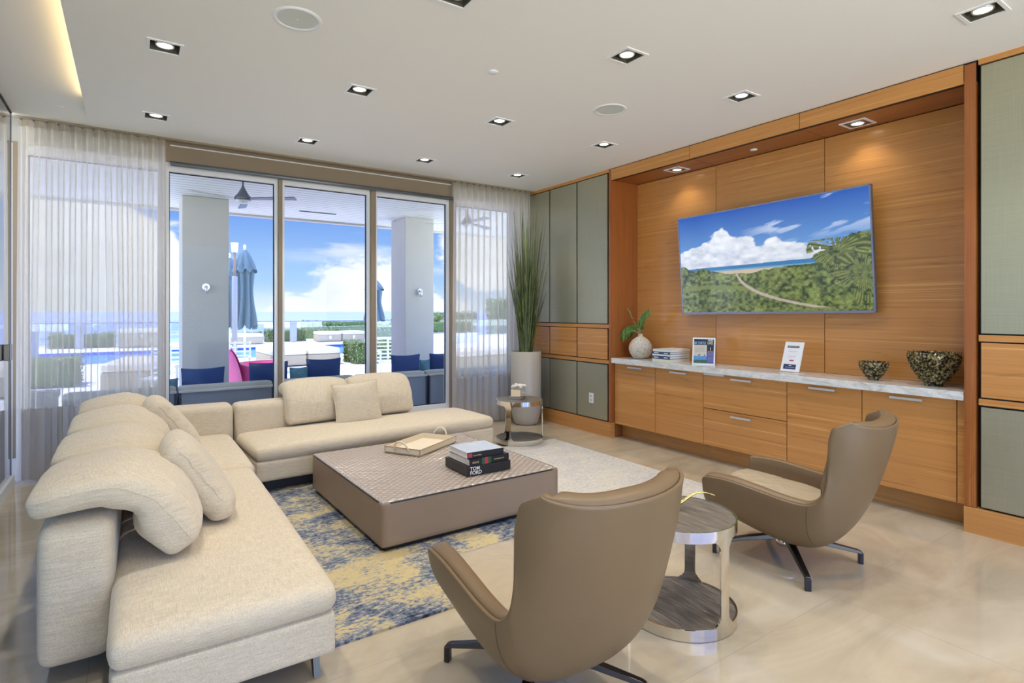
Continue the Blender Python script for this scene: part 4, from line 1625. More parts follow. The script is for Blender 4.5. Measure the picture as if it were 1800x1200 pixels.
        m.box(0.376, 0.398, -0.015, 0.015, 0.0, 0.062, mx)
        m.build('foot', M_bronze, leg, bevel=0.003)
    return t_


make_chair('taupe leather wing swivel armchair in the foreground, seen from behind', (1.290, 1.715, 0.0), R(-2), R(-5))
make_chair('taupe leather wing swivel armchair at the right, in front of the walnut cabinets', (3.085, 1.79, 0.0), R(9), R(-9))


# ------------------------------------------------------------------ round side tables
def side_table(label, loc, rz, r=0.25, h=0.465):
    t = thing('side_table', label, 'side table', loc, rz, 'round steel side tables')
    B_ = 0.052
    m_ = MB().lathe([(r - 0.004, 0.0), (r, 0.003), (r, B_), (r - 0.006, B_), (r - 0.006, B_ - 0.006)], 72, cap=False)
    autosmooth(m_.build('lower_rim', M_chrome, t))
    MB().lathe([(0.0, 0.004), (r - 0.007, 0.004), (r - 0.007, B_ - 0.005), (0.0, B_ - 0.005)], 72, cap=False).build('lower_shelf', M_greywood, t)
    m_ = MB().lathe([(r - 0.006, h - 0.006), (r - 0.006, h), (r, h), (r, h - 0.048), (r - 0.008, h - 0.048)], 72, cap=False)
    autosmooth(m_.build('upper_rim', M_chrome, t))
    MB().lathe([(0.0, h - 0.040), (r - 0.007, h - 0.040), (r - 0.007, h - 0.004), (0.0, h - 0.004)], 72, cap=False).build('table_top', M_greywood, t)
    for a in (0.0, R(120), R(240)):
        m = MB()
        N = 22
        vs, fs = [], []
        for k in range(N + 1):
            z = B_ - 0.004 + (h - 0.044 - B_ + 0.008) * k / N
            e = min(z - B_, h - 0.048 - z)
            hw = 0.052 + 0.075 * max(0.0, 1 - max(0, e) / 0.045) ** 2.4
            hw /= 2 * r * 1.0
            ring = []
            for q in range(9):
                th = a - hw + 2 * hw * q / 8
                ring.append((r * math.cos(th), r * math.sin(th), z))
            for q in range(9):
                th = a + hw - 2 * hw * q / 8
                ring.append(((r - 0.009) * math.cos(th), (r - 0.009) * math.sin(th), z))
            vs += ring
        for k in range(N):
            for q in range(18):
                w = (q + 1) % 18
                fs.append((k * 18 + q, k * 18 + w, k * 18 + 18 + w, k * 18 + 18 + q))
        m.add(vs, fs)
        autosmooth(m.build('upright', M_chrome, t))
    return t


side_table('round steel side table with grey oak top between the two armchairs', (2.118, 1.742, 0.0), R(-92))
side_table('round steel side table beside the tall planter at the end of the window sofa', (3.44, 4.96, 0.012), R(-31.7), 0.25, 0.452)

# leaf dish on the near table
dish = thing('leaf_dish', 'silver leaf-shaped dish with a curling gold stem on the near side table', 'dish', (2.085, 1.83, 0.463), R(-34))


def leaf(u, v):
    a = u * 2 * math.pi
    rad = v
    x = -0.02 + 0.115 * math.cos(a) * rad
    y = 0.055 * math.sin(a) * rad * (1 - 0.25 * math.cos(a))
    z = 0.002 + 0.022 * rad ** 2.4
    return (x, y, z)


o = MB().grid(leaf, 40, 8, closed_u=True).build('dish_bowl', M_chrome, dish, smooth=True)
md = o.modifiers.new('thickness', 'SOLIDIFY')
md.thickness = 0.003
stem = catmull([(0.06, 0.0, 0.012), (0.10, 0.0, 0.030), (0.145, 0.004, 0.060), (0.185, 0.010, 0.073), (0.225, 0.014, 0.070), (0.265, 0.012, 0.058)], 6)
rr_ = [0.010 - 0.0075 * min(1, k / len(stem) * 1.3) for k in range(len(stem))]
MB().tube(stem, rr_, 8).build('stem', plain('soft_gold', rgb(214, 190, 110), 0.2, metal=1.0, var=0.0), dish, smooth=True)

# mirrored candle cube on the far table
cn = thing('candle_holder', 'square mirrored candle holder with crumpled white flowers on the far side table', 'candle holder', (3.445, 4.985, 0.462), R(26))
B(-0.060, 0.060, -0.060, 0.060, 0.0, 0.105).build('mirrored_cube', M_chrome, cn, bevel=0.002)
m = MB()
rnd = random.Random(4)
for k in range(46):
    x, y = rnd.uniform(-0.055, 0.055), rnd.uniform(-0.055, 0.055)
    z = 0.108 + rnd.uniform(0.0, 0.045) * (1 - (abs(x) + abs(y)) * 5)
    mx = Matrix.Translation((x, y, z + 0.012)) @ Matrix.Rotation(rnd.uniform(0, 6), 4, 'Z') @ Matrix.Rotation(rnd.uniform(-1, 1), 4, 'X')
    m.grid(lambda u, v: tuple(mx @ Vector(((u - 0.5) * 0.036, (v - 0.5) * 0.03, 0.010 * math.sin(u * 3.1) * math.sin(v * 3.1)))), 4, 4)
m.build('paper_flowers', plain('pale_petals', rgb(226, 222, 212), 0.6, var=0.15, vs=60), cn, smooth=True)

# ------------------------------------------------------------------ planter with tall grass
pl = thing('planter', 'tall round warm-grey planter standing in the window corner', 'planter', (4.085, 5.745, 0.0))
MB().lathe([(0.0, 0.0), (0.125, 0.0), (0.145, 0.012), (0.172, 0.10), (0.186, 0.20), (0.190, 0.30), (0.190, 0.90), (0.186, 0.905), (0.178, 0.90), (0.176, 0.86)], 64, cap=False).build('planter_body', plain('warm_grey_glaze', rgb(186, 179, 164), 0.35, var=0.02), pl, smooth=True)
MB().lathe([(0.0, 0.872), (0.177, 0.872)], 40, cap=False).build('soil_moss', plain('pale_gravel', rgb(170, 164, 150), 0.9, var=0.3, vs=90), pl)
gr = thing('tall_grass', 'tall spiky dark green grass plant rising from the round planter', 'plant', (4.085, 5.745, 0.872))


def mk_leafmat(name, a, b):
    m, k, p, out = base_mat(name)
    setp(p, a, 0.5, 0, 0.4)
    oi = k.n('ShaderNodeTexCoord')
    n = k.noise(k.mapping(oi.outputs['Object'], scale=(50, 50, 3)), 1.0, 3.0)
    k.l(k.mix(k.maprange(n, 0.35, 0.65), a, b), p.inputs['Base Color'])
    return m


M_blade = mk_leafmat('grass_blade_green', rgb(48, 60, 32), rgb(118, 130, 76))
m = MB()
rnd = random.Random(11)
for k in range(230):
    a = rnd.uniform(0, 2 * math.pi)
    r0 = 0.085 * math.sqrt(rnd.random())
    hgt = rnd.uniform(0.75, 1.25) if k % 3 else rnd.uniform(1.15, 1.88)
    lean = (abs(rnd.gauss(0, 0.5)) + 0.10) * 0.21
    if rnd.random() < 0.25:
        lean *= 1.4
    if hgt > 1.5:
        lean = min(lean, 0.17)
    lean = min(lean, 0.27)
    w = rnd.uniform(0.006, 0.011)
    ux, uy = math.cos(a), math.sin(a)
    if uy > 0:
        lean *= 0.6
    if ux > 0.3:
        lean = min(lean, 0.21)
    x0, y0 = ux * r0, uy * r0
    N = 9
    vs = []
    for q in range(N + 1):
        f = q / N
        cx_ = x0 + ux * (lean * (f * 0.75 + 0.35 * f ** 2))
        cy_ = y0 + uy * (lean * (f * 0.75 + 0.35 * f ** 2))
        z = hgt * f * (1 - 0.03 * f * lean)
        ww = w * (1 - f ** 2.6) + 0.0007
        sx_, sy_ = -uy * ww, ux * ww
        vs += [(cx_ + sx_, cy_ + sy_, z), (cx_ + ux * 0.002, cy_ + uy * 0.002, z), (cx_ - sx_, cy_ - sy_, z)]
    fs = []
    for q in range(N):
        for e in range(2):
            fs.append((q * 3 + e, q * 3 + e + 1, q * 3 + e + 4, q * 3 + e + 3))
    m.add(vs, fs)
o = m.build('grass_blades', M_blade, gr, smooth=True)
o['kind'] = 'stuff'

# ------------------------------------------------------------------ objects on the stone top
ZK = 0.885


def mk_crackle():
    m, k, p, out = base_mat('crackled_ceramic')
    setp(p, rgb(214, 206, 192), 0.6)
    t = k.n('ShaderNodeTexCoord')
    d = k.n('ShaderNodeVectorMath', operation='ADD')
    nn = k.n('ShaderNodeTexNoise')
    nn.inputs['Scale'].default_value = 9.0
    k.l(t.outputs['Object'], nn.inputs['Vector'])
    sc_ = k.n('ShaderNodeVectorMath', operation='SCALE')
    sc_.inputs['Scale'].default_value = 0.06
    k.l(nn.outputs['Color'], sc_.inputs[0])
    k.l(t.outputs['Object'], d.inputs[0])
    k.l(sc_.outputs[0], d.inputs[1])
    v = k.n('ShaderNodeTexVoronoi', feature='DISTANCE_TO_EDGE')
    v.inputs['Scale'].default_value = 40.0
    k.l(k.mapping(d.outputs[0], scale=(1, 1, 0.55)), v.inputs['Vector'])
    f = k.maprange(v.outputs['Distance'], 0.0, 0.05)
    n = k.noise(t.outputs['Object'], 14.0, 3.0)
    k.l(k.mix(f, rgb(126, 112, 94), k.mix(n, rgb(196, 186, 170), rgb(228, 222, 210))), p.inputs['Base Color'])
    return m


vs_ = thing('round_vase', 'round pale crackled ceramic vase at the far end of the stone top', 'vase', (4.62, 4.335, ZK))
prof = [(0.0, 0.0), (0.055, 0.0), (0.080, 0.012), (0.112, 0.055), (0.126, 0.105), (0.118, 0.155), (0.090, 0.198), (0.050, 0.230), (0.028, 0.243), (0.022, 0.256), (0.026, 0.266), (0.020, 0.266), (0.016, 0.250)]
MB().lathe(catmull(prof, 3), 56, cap=False).build('vase_body', mk_crackle(), vs_, smooth=True)
br = thing('leafy_branch', 'green leafy branches standing in the round crackled vase', 'plant', (4.62, 4.335, ZK + 0.25))
M_lf = mk_leafmat('glossy_leaf_green', rgb(52, 92, 34), rgb(120, 150, 74))
M_stalk = plain('pale_green_stalk', rgb(140, 156, 112), 0.5, var=0.2, vs=60)


def leaflet(m, base, direc, up, L, wd):
    d = direc.normalized()
    s_ = d.cross(up).normalized()
    n_ = s_.cross(d)
    N = 6
    vs = []
    for q in range(N + 1):
        f = q / N
        ww = wd * math.sin(math.pi * (0.06 + 0.94 * f)) ** 0.8
        c = base + d * L * f - n_ * 0.25 * L * f * f
        vs += [c + s_ * ww + n_ * ww * 0.35, c, c - s_ * ww + n_ * ww * 0.35]
    fs = []
    for q in range(N):
        for e in range(2):
            fs.append((q * 3 + e, q * 3 + e + 1, q * 3 + e + 4, q * 3 + e + 3))
    m.add(vs, fs)


# view-facing frame of the wall: +Y is to the left in the room, so stems fan out along Y
stems = [
    [(0, 0, 0), (-0.01, 0.055, 0.10), (-0.02, 0.10, 0.19), (-0.02, 0.175, 0.30)],
    [(0, 0, 0), (-0.02, -0.01, 0.09), (-0.03, -0.06, 0.18), (-0.03, -0.15, 0.26)],
    [(0, 0, 0), (-0.03, 0.06, 0.05), (-0.06, 0.12, 0.035), (-0.08, 0.18, -0.02)],
]
ms = MB()
ml = MB()
rnd = random.Random(2)
for si, s_ in enumerate(stems):
    c = catmull(s_, 8)
    if si == 0:
        c = [(x + 0.006 * math.sin(k * 1.3), y + 0.008 * math.cos(k * 1.5), z) for k, (x, y, z) in enumerate(c)]
    ms.tube(c, 0.0035 if si else 0.0045, 6)
    if si == 0:
        for k in range(3, len(c), 1):
            p = Vector(c[k])
            leaflet(ml, p, Vector((rnd.uniform(-1, 1), rnd.uniform(-1, 1), 1)), Vector((1, 0, 0)), 0.018, 0.005)
    else:
        n_ = len(c)
        for k in range(n_ // 4, n_):
            p = Vector(c[k])
            t_ = (Vector(c[min(k + 1, n_ - 1)]) - Vector(c[max(0, k - 1)])).normalized()
            for sg in (-1, 1):
                side = t_.cross(Vector((1, 0, 0))).normalized() * sg
                dd = (t_ * 0.6 + side + Vector((rnd.uniform(-0.5, 0.1), 0, 0))).normalized()
                leaflet(ml, p, dd, Vector((-1, 0, 0.2)), (0.062 if si == 1 else 0.095) * (1 - 0.4 * k / n_), 0.011 if si == 1 else 0.013)
ms.build('stalks', M_stalk, br, smooth=True)
ml.build('leaves', M_lf, br, smooth=True)

# stack of books: spines face the room (-X); local spine axis turned
navy = plain('navy_cloth', rgb(54, 74, 120), 0.6, var=0.1, vs=40)
cream = plain('cream_cloth', rgb(224, 222, 200), 0.6, var=0.05)
wht = plain('white_jacket', rgb(226, 230, 232), 0.45, var=0.05)
bks = [('cream book at the bottom of the counter stack', 0.036, cream, 0.235, 0.0, 1.0), ('navy book with white marks, second from the bottom of the counter stack', 0.028, navy, 0.235, 0.003, -1.0),
       ('white book in the middle of the counter stack', 0.020, wht, 0.235, -0.002, 0.6), ('navy and white book, second from the top of the counter stack', 0.022, navy, 0.235, 0.002, -0.8),
       ('white book on top of the counter stack', 0.028, wht, 0.230, -0.008, 2.0)]
z = ZK
for i, (lb, h, mt, w, dy, da) in enumerate(bks):
    t = book(lb, (4.58, 3.88 + dy, z), R(-90 + da), w, 0.30, h - 0.0006, mt, group='books stacked on the stone top')
    if 'navy' in lb:
        m = MB().box(-w * 0.38, -w * 0.12, -0.1508, -0.1501, h * 0.32, h * 0.62)
        m.box(w * 0.18, w * 0.40, -0.1508, -0.1501, h * 0.32, h * 0.62)
        m.build('white_marks', M_ink, t)
    z += h


# flyer and card
def flyer_print(U, V):
    L = lambda r, g, b: np.array([lin(r), lin(g), lin(b)])
    C = np.zeros(U.shape + (3,))
    C[:] = L(236, 236, 236)
    n = fbm(U * 14, V * 18, 4, 2.0)[..., None]

    def rect(x0, x1, y0, y1, c, var=0.0):
        nonlocal C
        m = ((U > x0) & (U < x1) & (V > y0) & (V < y1))[..., None]
        C = np.where(m, c * (1 + var * (n - 0.5)), C)
    rect(0.03, 0.97, 0.03, 0.97, L(70, 72, 110), 0.8)
    rect(0.03, 0.97, 0.76, 0.97, L(40, 36, 60), 1.2)
    rect(0.03, 0.64, 0.30, 0.74, L(208, 200, 186), 0.1)
    for k in range(6):
        y = 0.70 - k * 0.045
        m = ((U > 0.09) & (U < 0.56 + 0.03 * math.sin(k * 3)) & (np.abs(V - y) < 0.006) & (np.sin(U * 160 + k) > -0.3))[..., None]
        C = np.where(m, L(120, 112, 108), C)
    rect(0.03, 0.64, 0.16, 0.31, L(96, 152, 206), 0.3)
    rect(0.03, 0.64, 0.03, 0.16, L(70, 104, 84), 0.6)
    rect(0.66, 0.97, 0.52, 0.74, L(44, 44, 50), 0.5)
    rect(0.70, 0.92, 0.485, 0.515, L(226, 130, 72))
    rect(0.66, 0.97, 0.03, 0.47, L(92, 92, 150), 0.2)
    for k in range(7):
        m = ((U > 0.69) & (U < 0.94) & (np.abs(V - (0.44 - k * 0.055)) < 0.008) & (np.sin(U * 150 + k * 2) > -0.2))[..., None]
        C = np.where(m, L(170, 170, 210), C)
    rect(0.26, 0.30, 0.31, 0.38, L(60, 40, 40))
    rect(0.30, 0.34, 0.34, 0.38, L(60, 40, 40))
    rect(0.52, 0.56, 0.31, 0.37, L(30, 28, 40))
    rect(0.80, 0.82, 0.54, 0.66, L(240, 240, 240))
    return C


def frame_mtx(yaw, tilt):
    """upright sheet whose face looks to the room; local x runs to the viewer's right"""
    return Matrix.Rotation(yaw, 4, 'Z') @ Matrix(((0, 0, -1, 0), (-1, 0, 0, 0), (0, 1, 0, 0), (0, 0, 0, 1))) @ Matrix.Rotation(tilt, 4, 'X')


fl = thing('flyer_holder', 'clear stand holding a printed sea turtle flyer beside the stacked books', 'sign', (4.565, 3.475, ZK))
FM = frame_mtx(R(26), R(-8))
fw_, fh_ = 0.212, 0.262
acr = plain('clear_edge_acrylic', rgb(232, 236, 238), 0.15, var=0.0)
MB().box(-fw_ / 2, fw_ / 2, 0.0, fh_, -0.004, -0.0005, FM).build('stand_back', acr, fl)
MB().box(-fw_ / 2, fw_ / 2, 0.0, 0.004, -0.08, 0.0, FM).build('stand_foot', acr, fl)
picture('printed_sheet', M_print, fl, fw_ - 0.012, fh_ - 0.016, 110, 130, flyer_print, FM @ Matrix.Translation((-fw_ / 2 + 0.006, 0.008, 0.0004)))
text_obj('flyer_lettering', 'SEA TURTLE', 0.033, plain('pale_blue_ink', rgb(150, 200, 230), 0.5, var=0.0), fl, FM @ Matrix.Translation((-fw_ / 2 + 0.010, fh_ - 0.062, 0.001)) @ Matrix.Scale(0.64, 4, (1, 0, 0)), bold=0.0005)
text_obj('flyer_lettering', 'LIVES', 0.033, plain('pale_yellow_ink', rgb(226, 224, 180), 0.5, var=0.0), fl, FM @ Matrix.Translation((0.033, fh_ - 0.062, 0.001)) @ Matrix.Scale(0.66, 4, (1, 0, 0)), bold=0.0005)
text_obj('flyer_lettering', 'SAVES', 0.027, M_ink, fl, FM @ Matrix.Translation((0.037, fh_ - 0.034, 0.001)) @ Matrix.Scale(0.66, 4, (1, 0, 0)), bold=0.0004)


def card_print(U, V):
    L = lambda r, g, b: np.array([lin(r), lin(g), lin(b)])
    C = np.zeros(U.shape + (3,))
    C[:] = L(236, 237, 242)

    def rect(x0, x1, y0, y1, c):
        nonlocal C
        C = np.where(((U > x0) & (U < x1) & (V > y0) & (V < y1))[..., None], c, C)
    rect(0.16, 0.80, 0.80, 0.875, L(44, 46, 56))
    C = np.where(((U > 0.2) & (U < 0.76) & (np.abs(V - 0.838) < 0.010) & (np.sin(U * 120) > -0.4))[..., None], L(200, 200, 204), C)
    for k, y in enumerate((0.73, 0.68, 0.655, 0.60, 0.54, 0.51, 0.485, 0.43, 0.30)):
        w = 0.24 + 0.06 * math.sin(k * 2.3)
        C = np.where(((np.abs(U - 0.48) < w) & (np.abs(V - y) < 0.006) & (np.sin(U * 140 + k) > -0.3))[..., None], L(166, 170, 180), C)
    rect(0.38, 0.62, 0.350, 0.385, L(186, 44, 60))
    rect(0.12, 0.80, 0.07, 0.24, L(40, 54, 96))
    C = np.where(((U > 0.2) & (U < 0.72) & (np.abs(V - 0.14) < 0.010) & (np.sin(U * 110) > -0.3))[..., None], L(190, 196, 216), C)
    rect(0.40, 0.54, 0.19, 0.215, L(236, 236, 240))
    return C


cd = thing('card_stand', 'white printed card leaning back on an acrylic stand in the middle of the stone top', 'sign', (4.555, 2.615, ZK))
CM = frame_mtx(R(2), R(-21)) 
cw_, ch_ = 0.160, 0.262
MB().box(-cw_ / 2, cw_ / 2, 0.012, 0.012 + ch_, -0.005, -0.0005, CM).build('stand_back', acr, cd)
mb = MB().box(-0.10, 0.0, -cw_ / 2, cw_ / 2, 0.0, 0.004, Matrix.Rotation(R(2), 4, 'Z') @ Matrix.Translation((0.10, 0, 0)))
mb.build('stand_foot', acr, cd)
picture('printed_card', M_print, cd, cw_ - 0.004, ch_ - 0.004, 80, 130, card_print, CM @ Matrix.Translation((-cw_ / 2 + 0.002, 0.014, 0.0004)))


# spiky bowls
def mk_glaze():
    m, k, p, out = base_mat('spiked_bronze_glaze')
    setp(p, rgb(60, 56, 44), 0.22, 0.35, 0.7)
    t = k.n('ShaderNodeTexCoord')
    n = k.noise(t.outputs['Object'], 60.0, 4.0)
    k.l(k.ramp(n, [(0.32, rgb(16, 15, 14)), (0.46, rgb(46, 43, 34)), (0.56, rgb(150, 134, 86)), (0.72, rgb(206, 196, 150))]), p.inputs['Base Color'])
    return m


M_spike = mk_glaze()


def spiky_bowl(label, loc, r, h, rows, seed):
    t = thing('spiky_bowl', label, 'bowl', loc, 0, 'spiky ceramic bowls on the stone top')
    pf = [(0.0, 0.0), (0.34, 0.0), (0.37, 0.03), (0.52, 0.20), (0.76, 0.44), (0.93, 0.66), (1.0, 0.86), (0.97, 0.97), (0.90, 1.0), (0.86, 0.96), (0.88, 0.8), (0.7, 0.44), (0.3, 0.10), (0.0, 0.08)]
    c = catmull([(a * r * 0.93, b * h) for a, b in pf], 4)
    MB().lathe(c, 56, cap=False).build('bowl_body', M_spike, t, smooth=True)
    rnd = random.Random(seed)
    m = MB()
    outer = c[: 4 * 7 + 2]
    L = [0]
    for a, b in zip(outer[:-1], outer[1:]):
        L.append(L[-1] + math.dist(a, b))
    tot = L[-1]
    for row in range(rows):
        s = tot * (0.30 + 0.70 * (row + 0.5) / rows)
        i = max(k for k in range(len(L)) if L[k] <= s)
        i = min(i, len(outer) - 2)
        f = (s - L[i]) / max(1e-9, L[i + 1] - L[i])
        rr = outer[i][0] + (outer[i + 1][0] - outer[i][0]) * f
        zz = outer[i][1] + (outer[i + 1][1] - outer[i][1]) * f
        tg = Vector((outer[i + 1][0] - outer[i][0], 0, outer[i + 1][1] - outer[i][1])).normalized()
        nr = Vector((tg.z, 0, -tg.x))
        cnt = max(10, int(2 * math.pi * rr / (r * 0.115)))
        for q in range(cnt):
            a = 2 * math.pi * (q + 0.5 * (row % 2) + rnd.uniform(-0.2, 0.2)) / cnt
            mx = Matrix.Rotation(a, 4, 'Z')
            b = mx @ Vector((rr, 0, zz))
            d = (mx @ (nr * 0.75 + tg * 0.75)).normalized()
            s_ = (mx @ Vector((0, 1, 0)))
            u_ = d.cross(s_)
            ln = r * rnd.uniform(0.12, 0.19)
            w = r * 0.045
            b0 = b - d * w
            m.add([b0 + s_ * w, b0 + u_ * w, b0 - s_ * w, b0 - u_ * w, b0 + d * ln], [(0, 1, 4), (1, 2, 4), (2, 3, 4), (3, 0, 4), (0, 3, 2, 1)])
    o = m.build('spikes', M_spike, t)
    o['kind'] = 'stuff'
    return t


spiky_bowl('small dark spiky ceramic bowl on the stone top left of the large one', (4.62, 1.995, ZK), 0.099, 0.140, 11, 1)
spiky_bowl('large dark spiky ceramic bowl near the right end of the stone top', (4.61, 1.607, ZK), 0.158, 0.232, 15, 2)

# ================================================================== outdoors
struct(B(-9.0, 16.0, 6.36, 9.9, -0.12, 0.0).build('trim_3', M_terrace))          # covered terrace
dk = MB()
# deck with the pool cut out of it
px0, px1, py0, py1 = -12.0, 9.0, 18.6, 24.0
dk.box(-30, 40, 9.9, py0, -0.4, 0.0)
dk.box(-30, 40, py1, 29.5, -0.4, 0.0)
dk.box(px1, 40, py0, py1, -0.4, 0.0)
dk.box(-30, px0, py0, py1, -0.4, 0.0)
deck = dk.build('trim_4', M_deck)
struct(deck)


def mk_water(name, a, b, rough, scale):
    m, k, p, out = base_mat(name)
    setp(p, a, rough, 0.0, 0.5 if rough < 0.5 else 0.06)
    t = k.n('ShaderNodeTexCoord')
    n = k.noise(k.mapping(t.outputs['Object'], scale=(1, 3, 1)), scale, 5.0)
    k.l(k.mix(k.maprange(n, 0.35, 0.65), a, b), p.inputs['Base Color'])
    bump(k, p, n, 0.3, 0.05)
    return m


pool = B(px0, px1, py0, py1, -1.2, -0.10).build('pool_water', mk_water('pool_blue', rgb(54, 118, 206), rgb(110, 172, 226), 0.3, 2.0))
tag(pool, 'bright blue swimming pool water set in the white deck', 'pool')
pb = MB()
pb.box(px0, px1, py1 - 0.06, py1 - 0.001, -0.095, -0.001)
tb = pb.build('pool_tile_band', plain('cobalt_tile', rgb(40, 84, 190), 0.3, var=0.25, vs=6))
tag(tb, 'cobalt blue tile band along the far edge of the pool', 'tile band')
sea = B(-20000, 22000, 60.0, 26000, -14.0, -12.0).build('sea_water', mk_water('sea_blue', rgb(146, 156, 192), rgb(160, 170, 202), 0.8, 0.002))
tag(sea, 'calm blue ocean out to the horizon beyond the deck', 'sea')
sand = B(-300, 300, 29.6, 59.9, -14.0, -11.6).build('beach_sand', plain('beach_sand', rgb(222, 212, 190), 0.9))
tag(sand, 'pale beach below the railing', 'beach')


# soffit of the terrace
def mk_soffit():
    m, k, p, out = base_mat('white_slatted_soffit')
    setp(p, rgb(222, 226, 224), 0.55)
    t = k.n('ShaderNodeTexCoord')
    s = k.n('ShaderNodeSeparateXYZ')
    k.l(t.outputs['Object'], s.inputs[0])
    f = k.math('FRACT', k.math('MULTIPLY', s.outputs[1], 1 / 0.14))
    g = k.math('GREATER_THAN', k.math('ABSOLUTE', k.math('SUBTRACT', f, 0.5)), 0.455)
    k.l(k.mix(g, rgb(226, 230, 228), rgb(96, 100, 102)), p.inputs['Base Color'])
    return m


sf = B(-9.0, 16.0, 6.36, 9.5, 2.90, 3.25).build('trim_5', mk_soffit())
struct(sf)
struct(B(-9.0, 16.0, 9.5, 9.62, 2.87, 3.3).build('trim_6', M_conc))
vent = B(-0.27, 0.27, -0.025, 0.025, -0.006, 0.0).build('slot_vent', M_gap, loc=(2.35, 8.75, 2.90))
tag(vent, 'thin black slot vent in the white terrace soffit', 'vent')


def column(x0, x1, y0, y1, lab):
    t = thing('terrace_column', lab, 'column', ((x0 + x1) / 2, (y0 + y1) / 2, 0), group='square terrace columns')
    B(-(x1 - x0) / 2, (x1 - x0) / 2, -(y1 - y0) / 2, (y1 - y0) / 2, 0.0, 2.90).build('column_shaft', M_conc, t, bevel=0.008)
    yk = -(y1 - y0) / 2
    sp = MB()
    sp.add(*_disc(0.045, yk, 1.72))
    sp.build('spotlight_plate', M_nickel, t, smooth=False)
    MB().tube([(0.0, yk, 1.72), (0.0, yk - 0.05, 1.72), (0.0, yk - 0.06, 1.70), (0.0, yk - 0.06, 1.63)], 0.018, 14).build('spotlight_head', M_nickel, t, smooth=True)
    return t


def _disc(r, y, z, n=28, d=0.012):
    vs = []
    for k in range(n):
        a = 2 * math.pi * k / n
        vs.append((r * math.cos(a), y, z + r * math.sin(a)))
    for k in range(n):
        a = 2 * math.pi * k / n
        vs.append((r * math.cos(a), y - d, z + r * math.sin(a)))
    fs = [tuple(range(n)), tuple(range(n, 2 * n))] + [(k, (k + 1) % n, n + (k + 1) % n, n + k) for k in range(n)]
    return vs, fs


column(0.54, 1.085, 8.40, 8.95, 'square grey rendered column outside the left window pane')
column(3.60, 4.10, 8.37, 8.95, 'square grey rendered column outside the right window pane')

# ceiling fans
M_fan = plain('fan_pewter', rgb(120, 126, 138), 0.4, metal=0.4, var=0.0)


def fan(lab, loc, rz):
    t = thing('ceiling_fan', lab, 'ceiling fan', loc, rz, 'terrace ceiling fans')
    MB().tube([(0, 0, 0), (0, 0, -0.06)], 0.011, 12).build('down_rod', M_fan, t, smooth=True)
    MB().lathe([(0.012, -0.055), (0.022, -0.085), (0.055, -0.145), (0.088, -0.185), (0.092, -0.205), (0.085, -0.225), (0.0, -0.228)], 36).build('motor_housing', M_fan, t, smooth=True)
    MB().lathe([(0.0, -0.262), (0.045, -0.255), (0.078, -0.238), (0.084, -0.226)], 36, cap=False).build('light_bowl', plain('opal_glass', rgb(226, 232, 236), 0.2, var=0.0), t, smooth=True)
    for q in range(3):
        a = R(120 * q)
        mx = Matrix.Rotation(a, 4, 'Z') @ Matrix.Rotation(R(-10), 4, 'X')
        m = MB()
        m.grid(lambda u, v: tuple(mx @ Vector((0.07 + 0.55 * u, (v - 0.5) * (0.05 + 0.07 * u * (1 - 0.4 * u)), -0.21))), 12, 3)
        m.grid(lambda u, v: tuple(mx @ Vector((0.07 + 0.55 * u, (v - 0.5) * (0.05 + 0.07 * u * (1 - 0.4 * u)), -0.218))), 12, 3)
        m.build('fan_blade', M_fan, t)
    return t


fan('pewter three-blade ceiling fan outside the left window pane', (1.065, 7.12, 2.90), R(-34))
fan('pewter three-blade ceiling fan seen through the right sheer curtain', (4.10, 7.25, 2.90), R(30))

# wicker terrace sofa directly outside the glass
M_wick = None


def mk_wicker():
    m, k, p, out = base_mat('slate_wicker')
    setp(p, rgb(92, 104, 124), 0.6)
    t = k.n('ShaderNodeTexCoord')
    s = k.n('ShaderNodeSeparateXYZ')
    k.l(t.outputs['Object'], s.inputs[0])
    a = k.math('SINE', k.math('MULTIPLY', s.outputs[0], 640.0))
    b = k.math('SINE', k.math('MULTIPLY', s.outputs[2], 420.0))
    w = k.math('MULTIPLY', a, b)
    k.l(k.mix(k.maprange(w, -0.6, 0.6), rgb(104, 118, 142), rgb(164, 176, 196)), p.inputs['Base Color'])
    bump(k, p, w, 0.6, 0.003)
    return m


M_wick = mk_wicker()
M_slate = plain('slate_frame', rgb(52, 62, 82), 0.6, var=0.0)
M_seatg = plain('light_grey_canvas', rgb(176, 182, 184), 0.85, var=0.05)


def wicker_sofa(x0, x1, lab):
    t = thing('wicker_sofa', lab, 'outdoor sofa', ((x0 + x1) / 2, 7.18, 0.0), group='slate wicker sofas outside the glass')
    hw = (x1 - x0) / 2 - 0.004
    B(-hw, hw, -0.36, -0.31, 0.04, 0.548).build('wicker_back', M_wick, t)
    m = MB()
    m.box(-hw, hw, -0.375, -0.30, 0.548, 0.565)
    m.build('top_rail', plain('pale_rail', rgb(196, 198, 200), 0.5, var=0.0), t)
    m = MB()
    for x in (-hw + 0.012, hw - 0.012):
        m.box(x - 0.012, x + 0.012, -0.368, -0.30, 0.0, 0.548)
    m.build('corner_post', M_slate, t)
    B(-hw, hw, -0.30, 0.36, 0.06, 0.26).build('wicker_base', M_wick, t)
    MB().rbox(0, 0.04, 0.31, 2 * hw, 0.66, 0.13, 0.03, 8).build('seat_cushion', M_seatg, t, smooth=True)
    MB().rbox(0, -0.235, 0.475, 2 * hw, 0.13, 0.27, 0.03, 8).build('back_cushion', M_seatg, t, smooth=True)
    return t


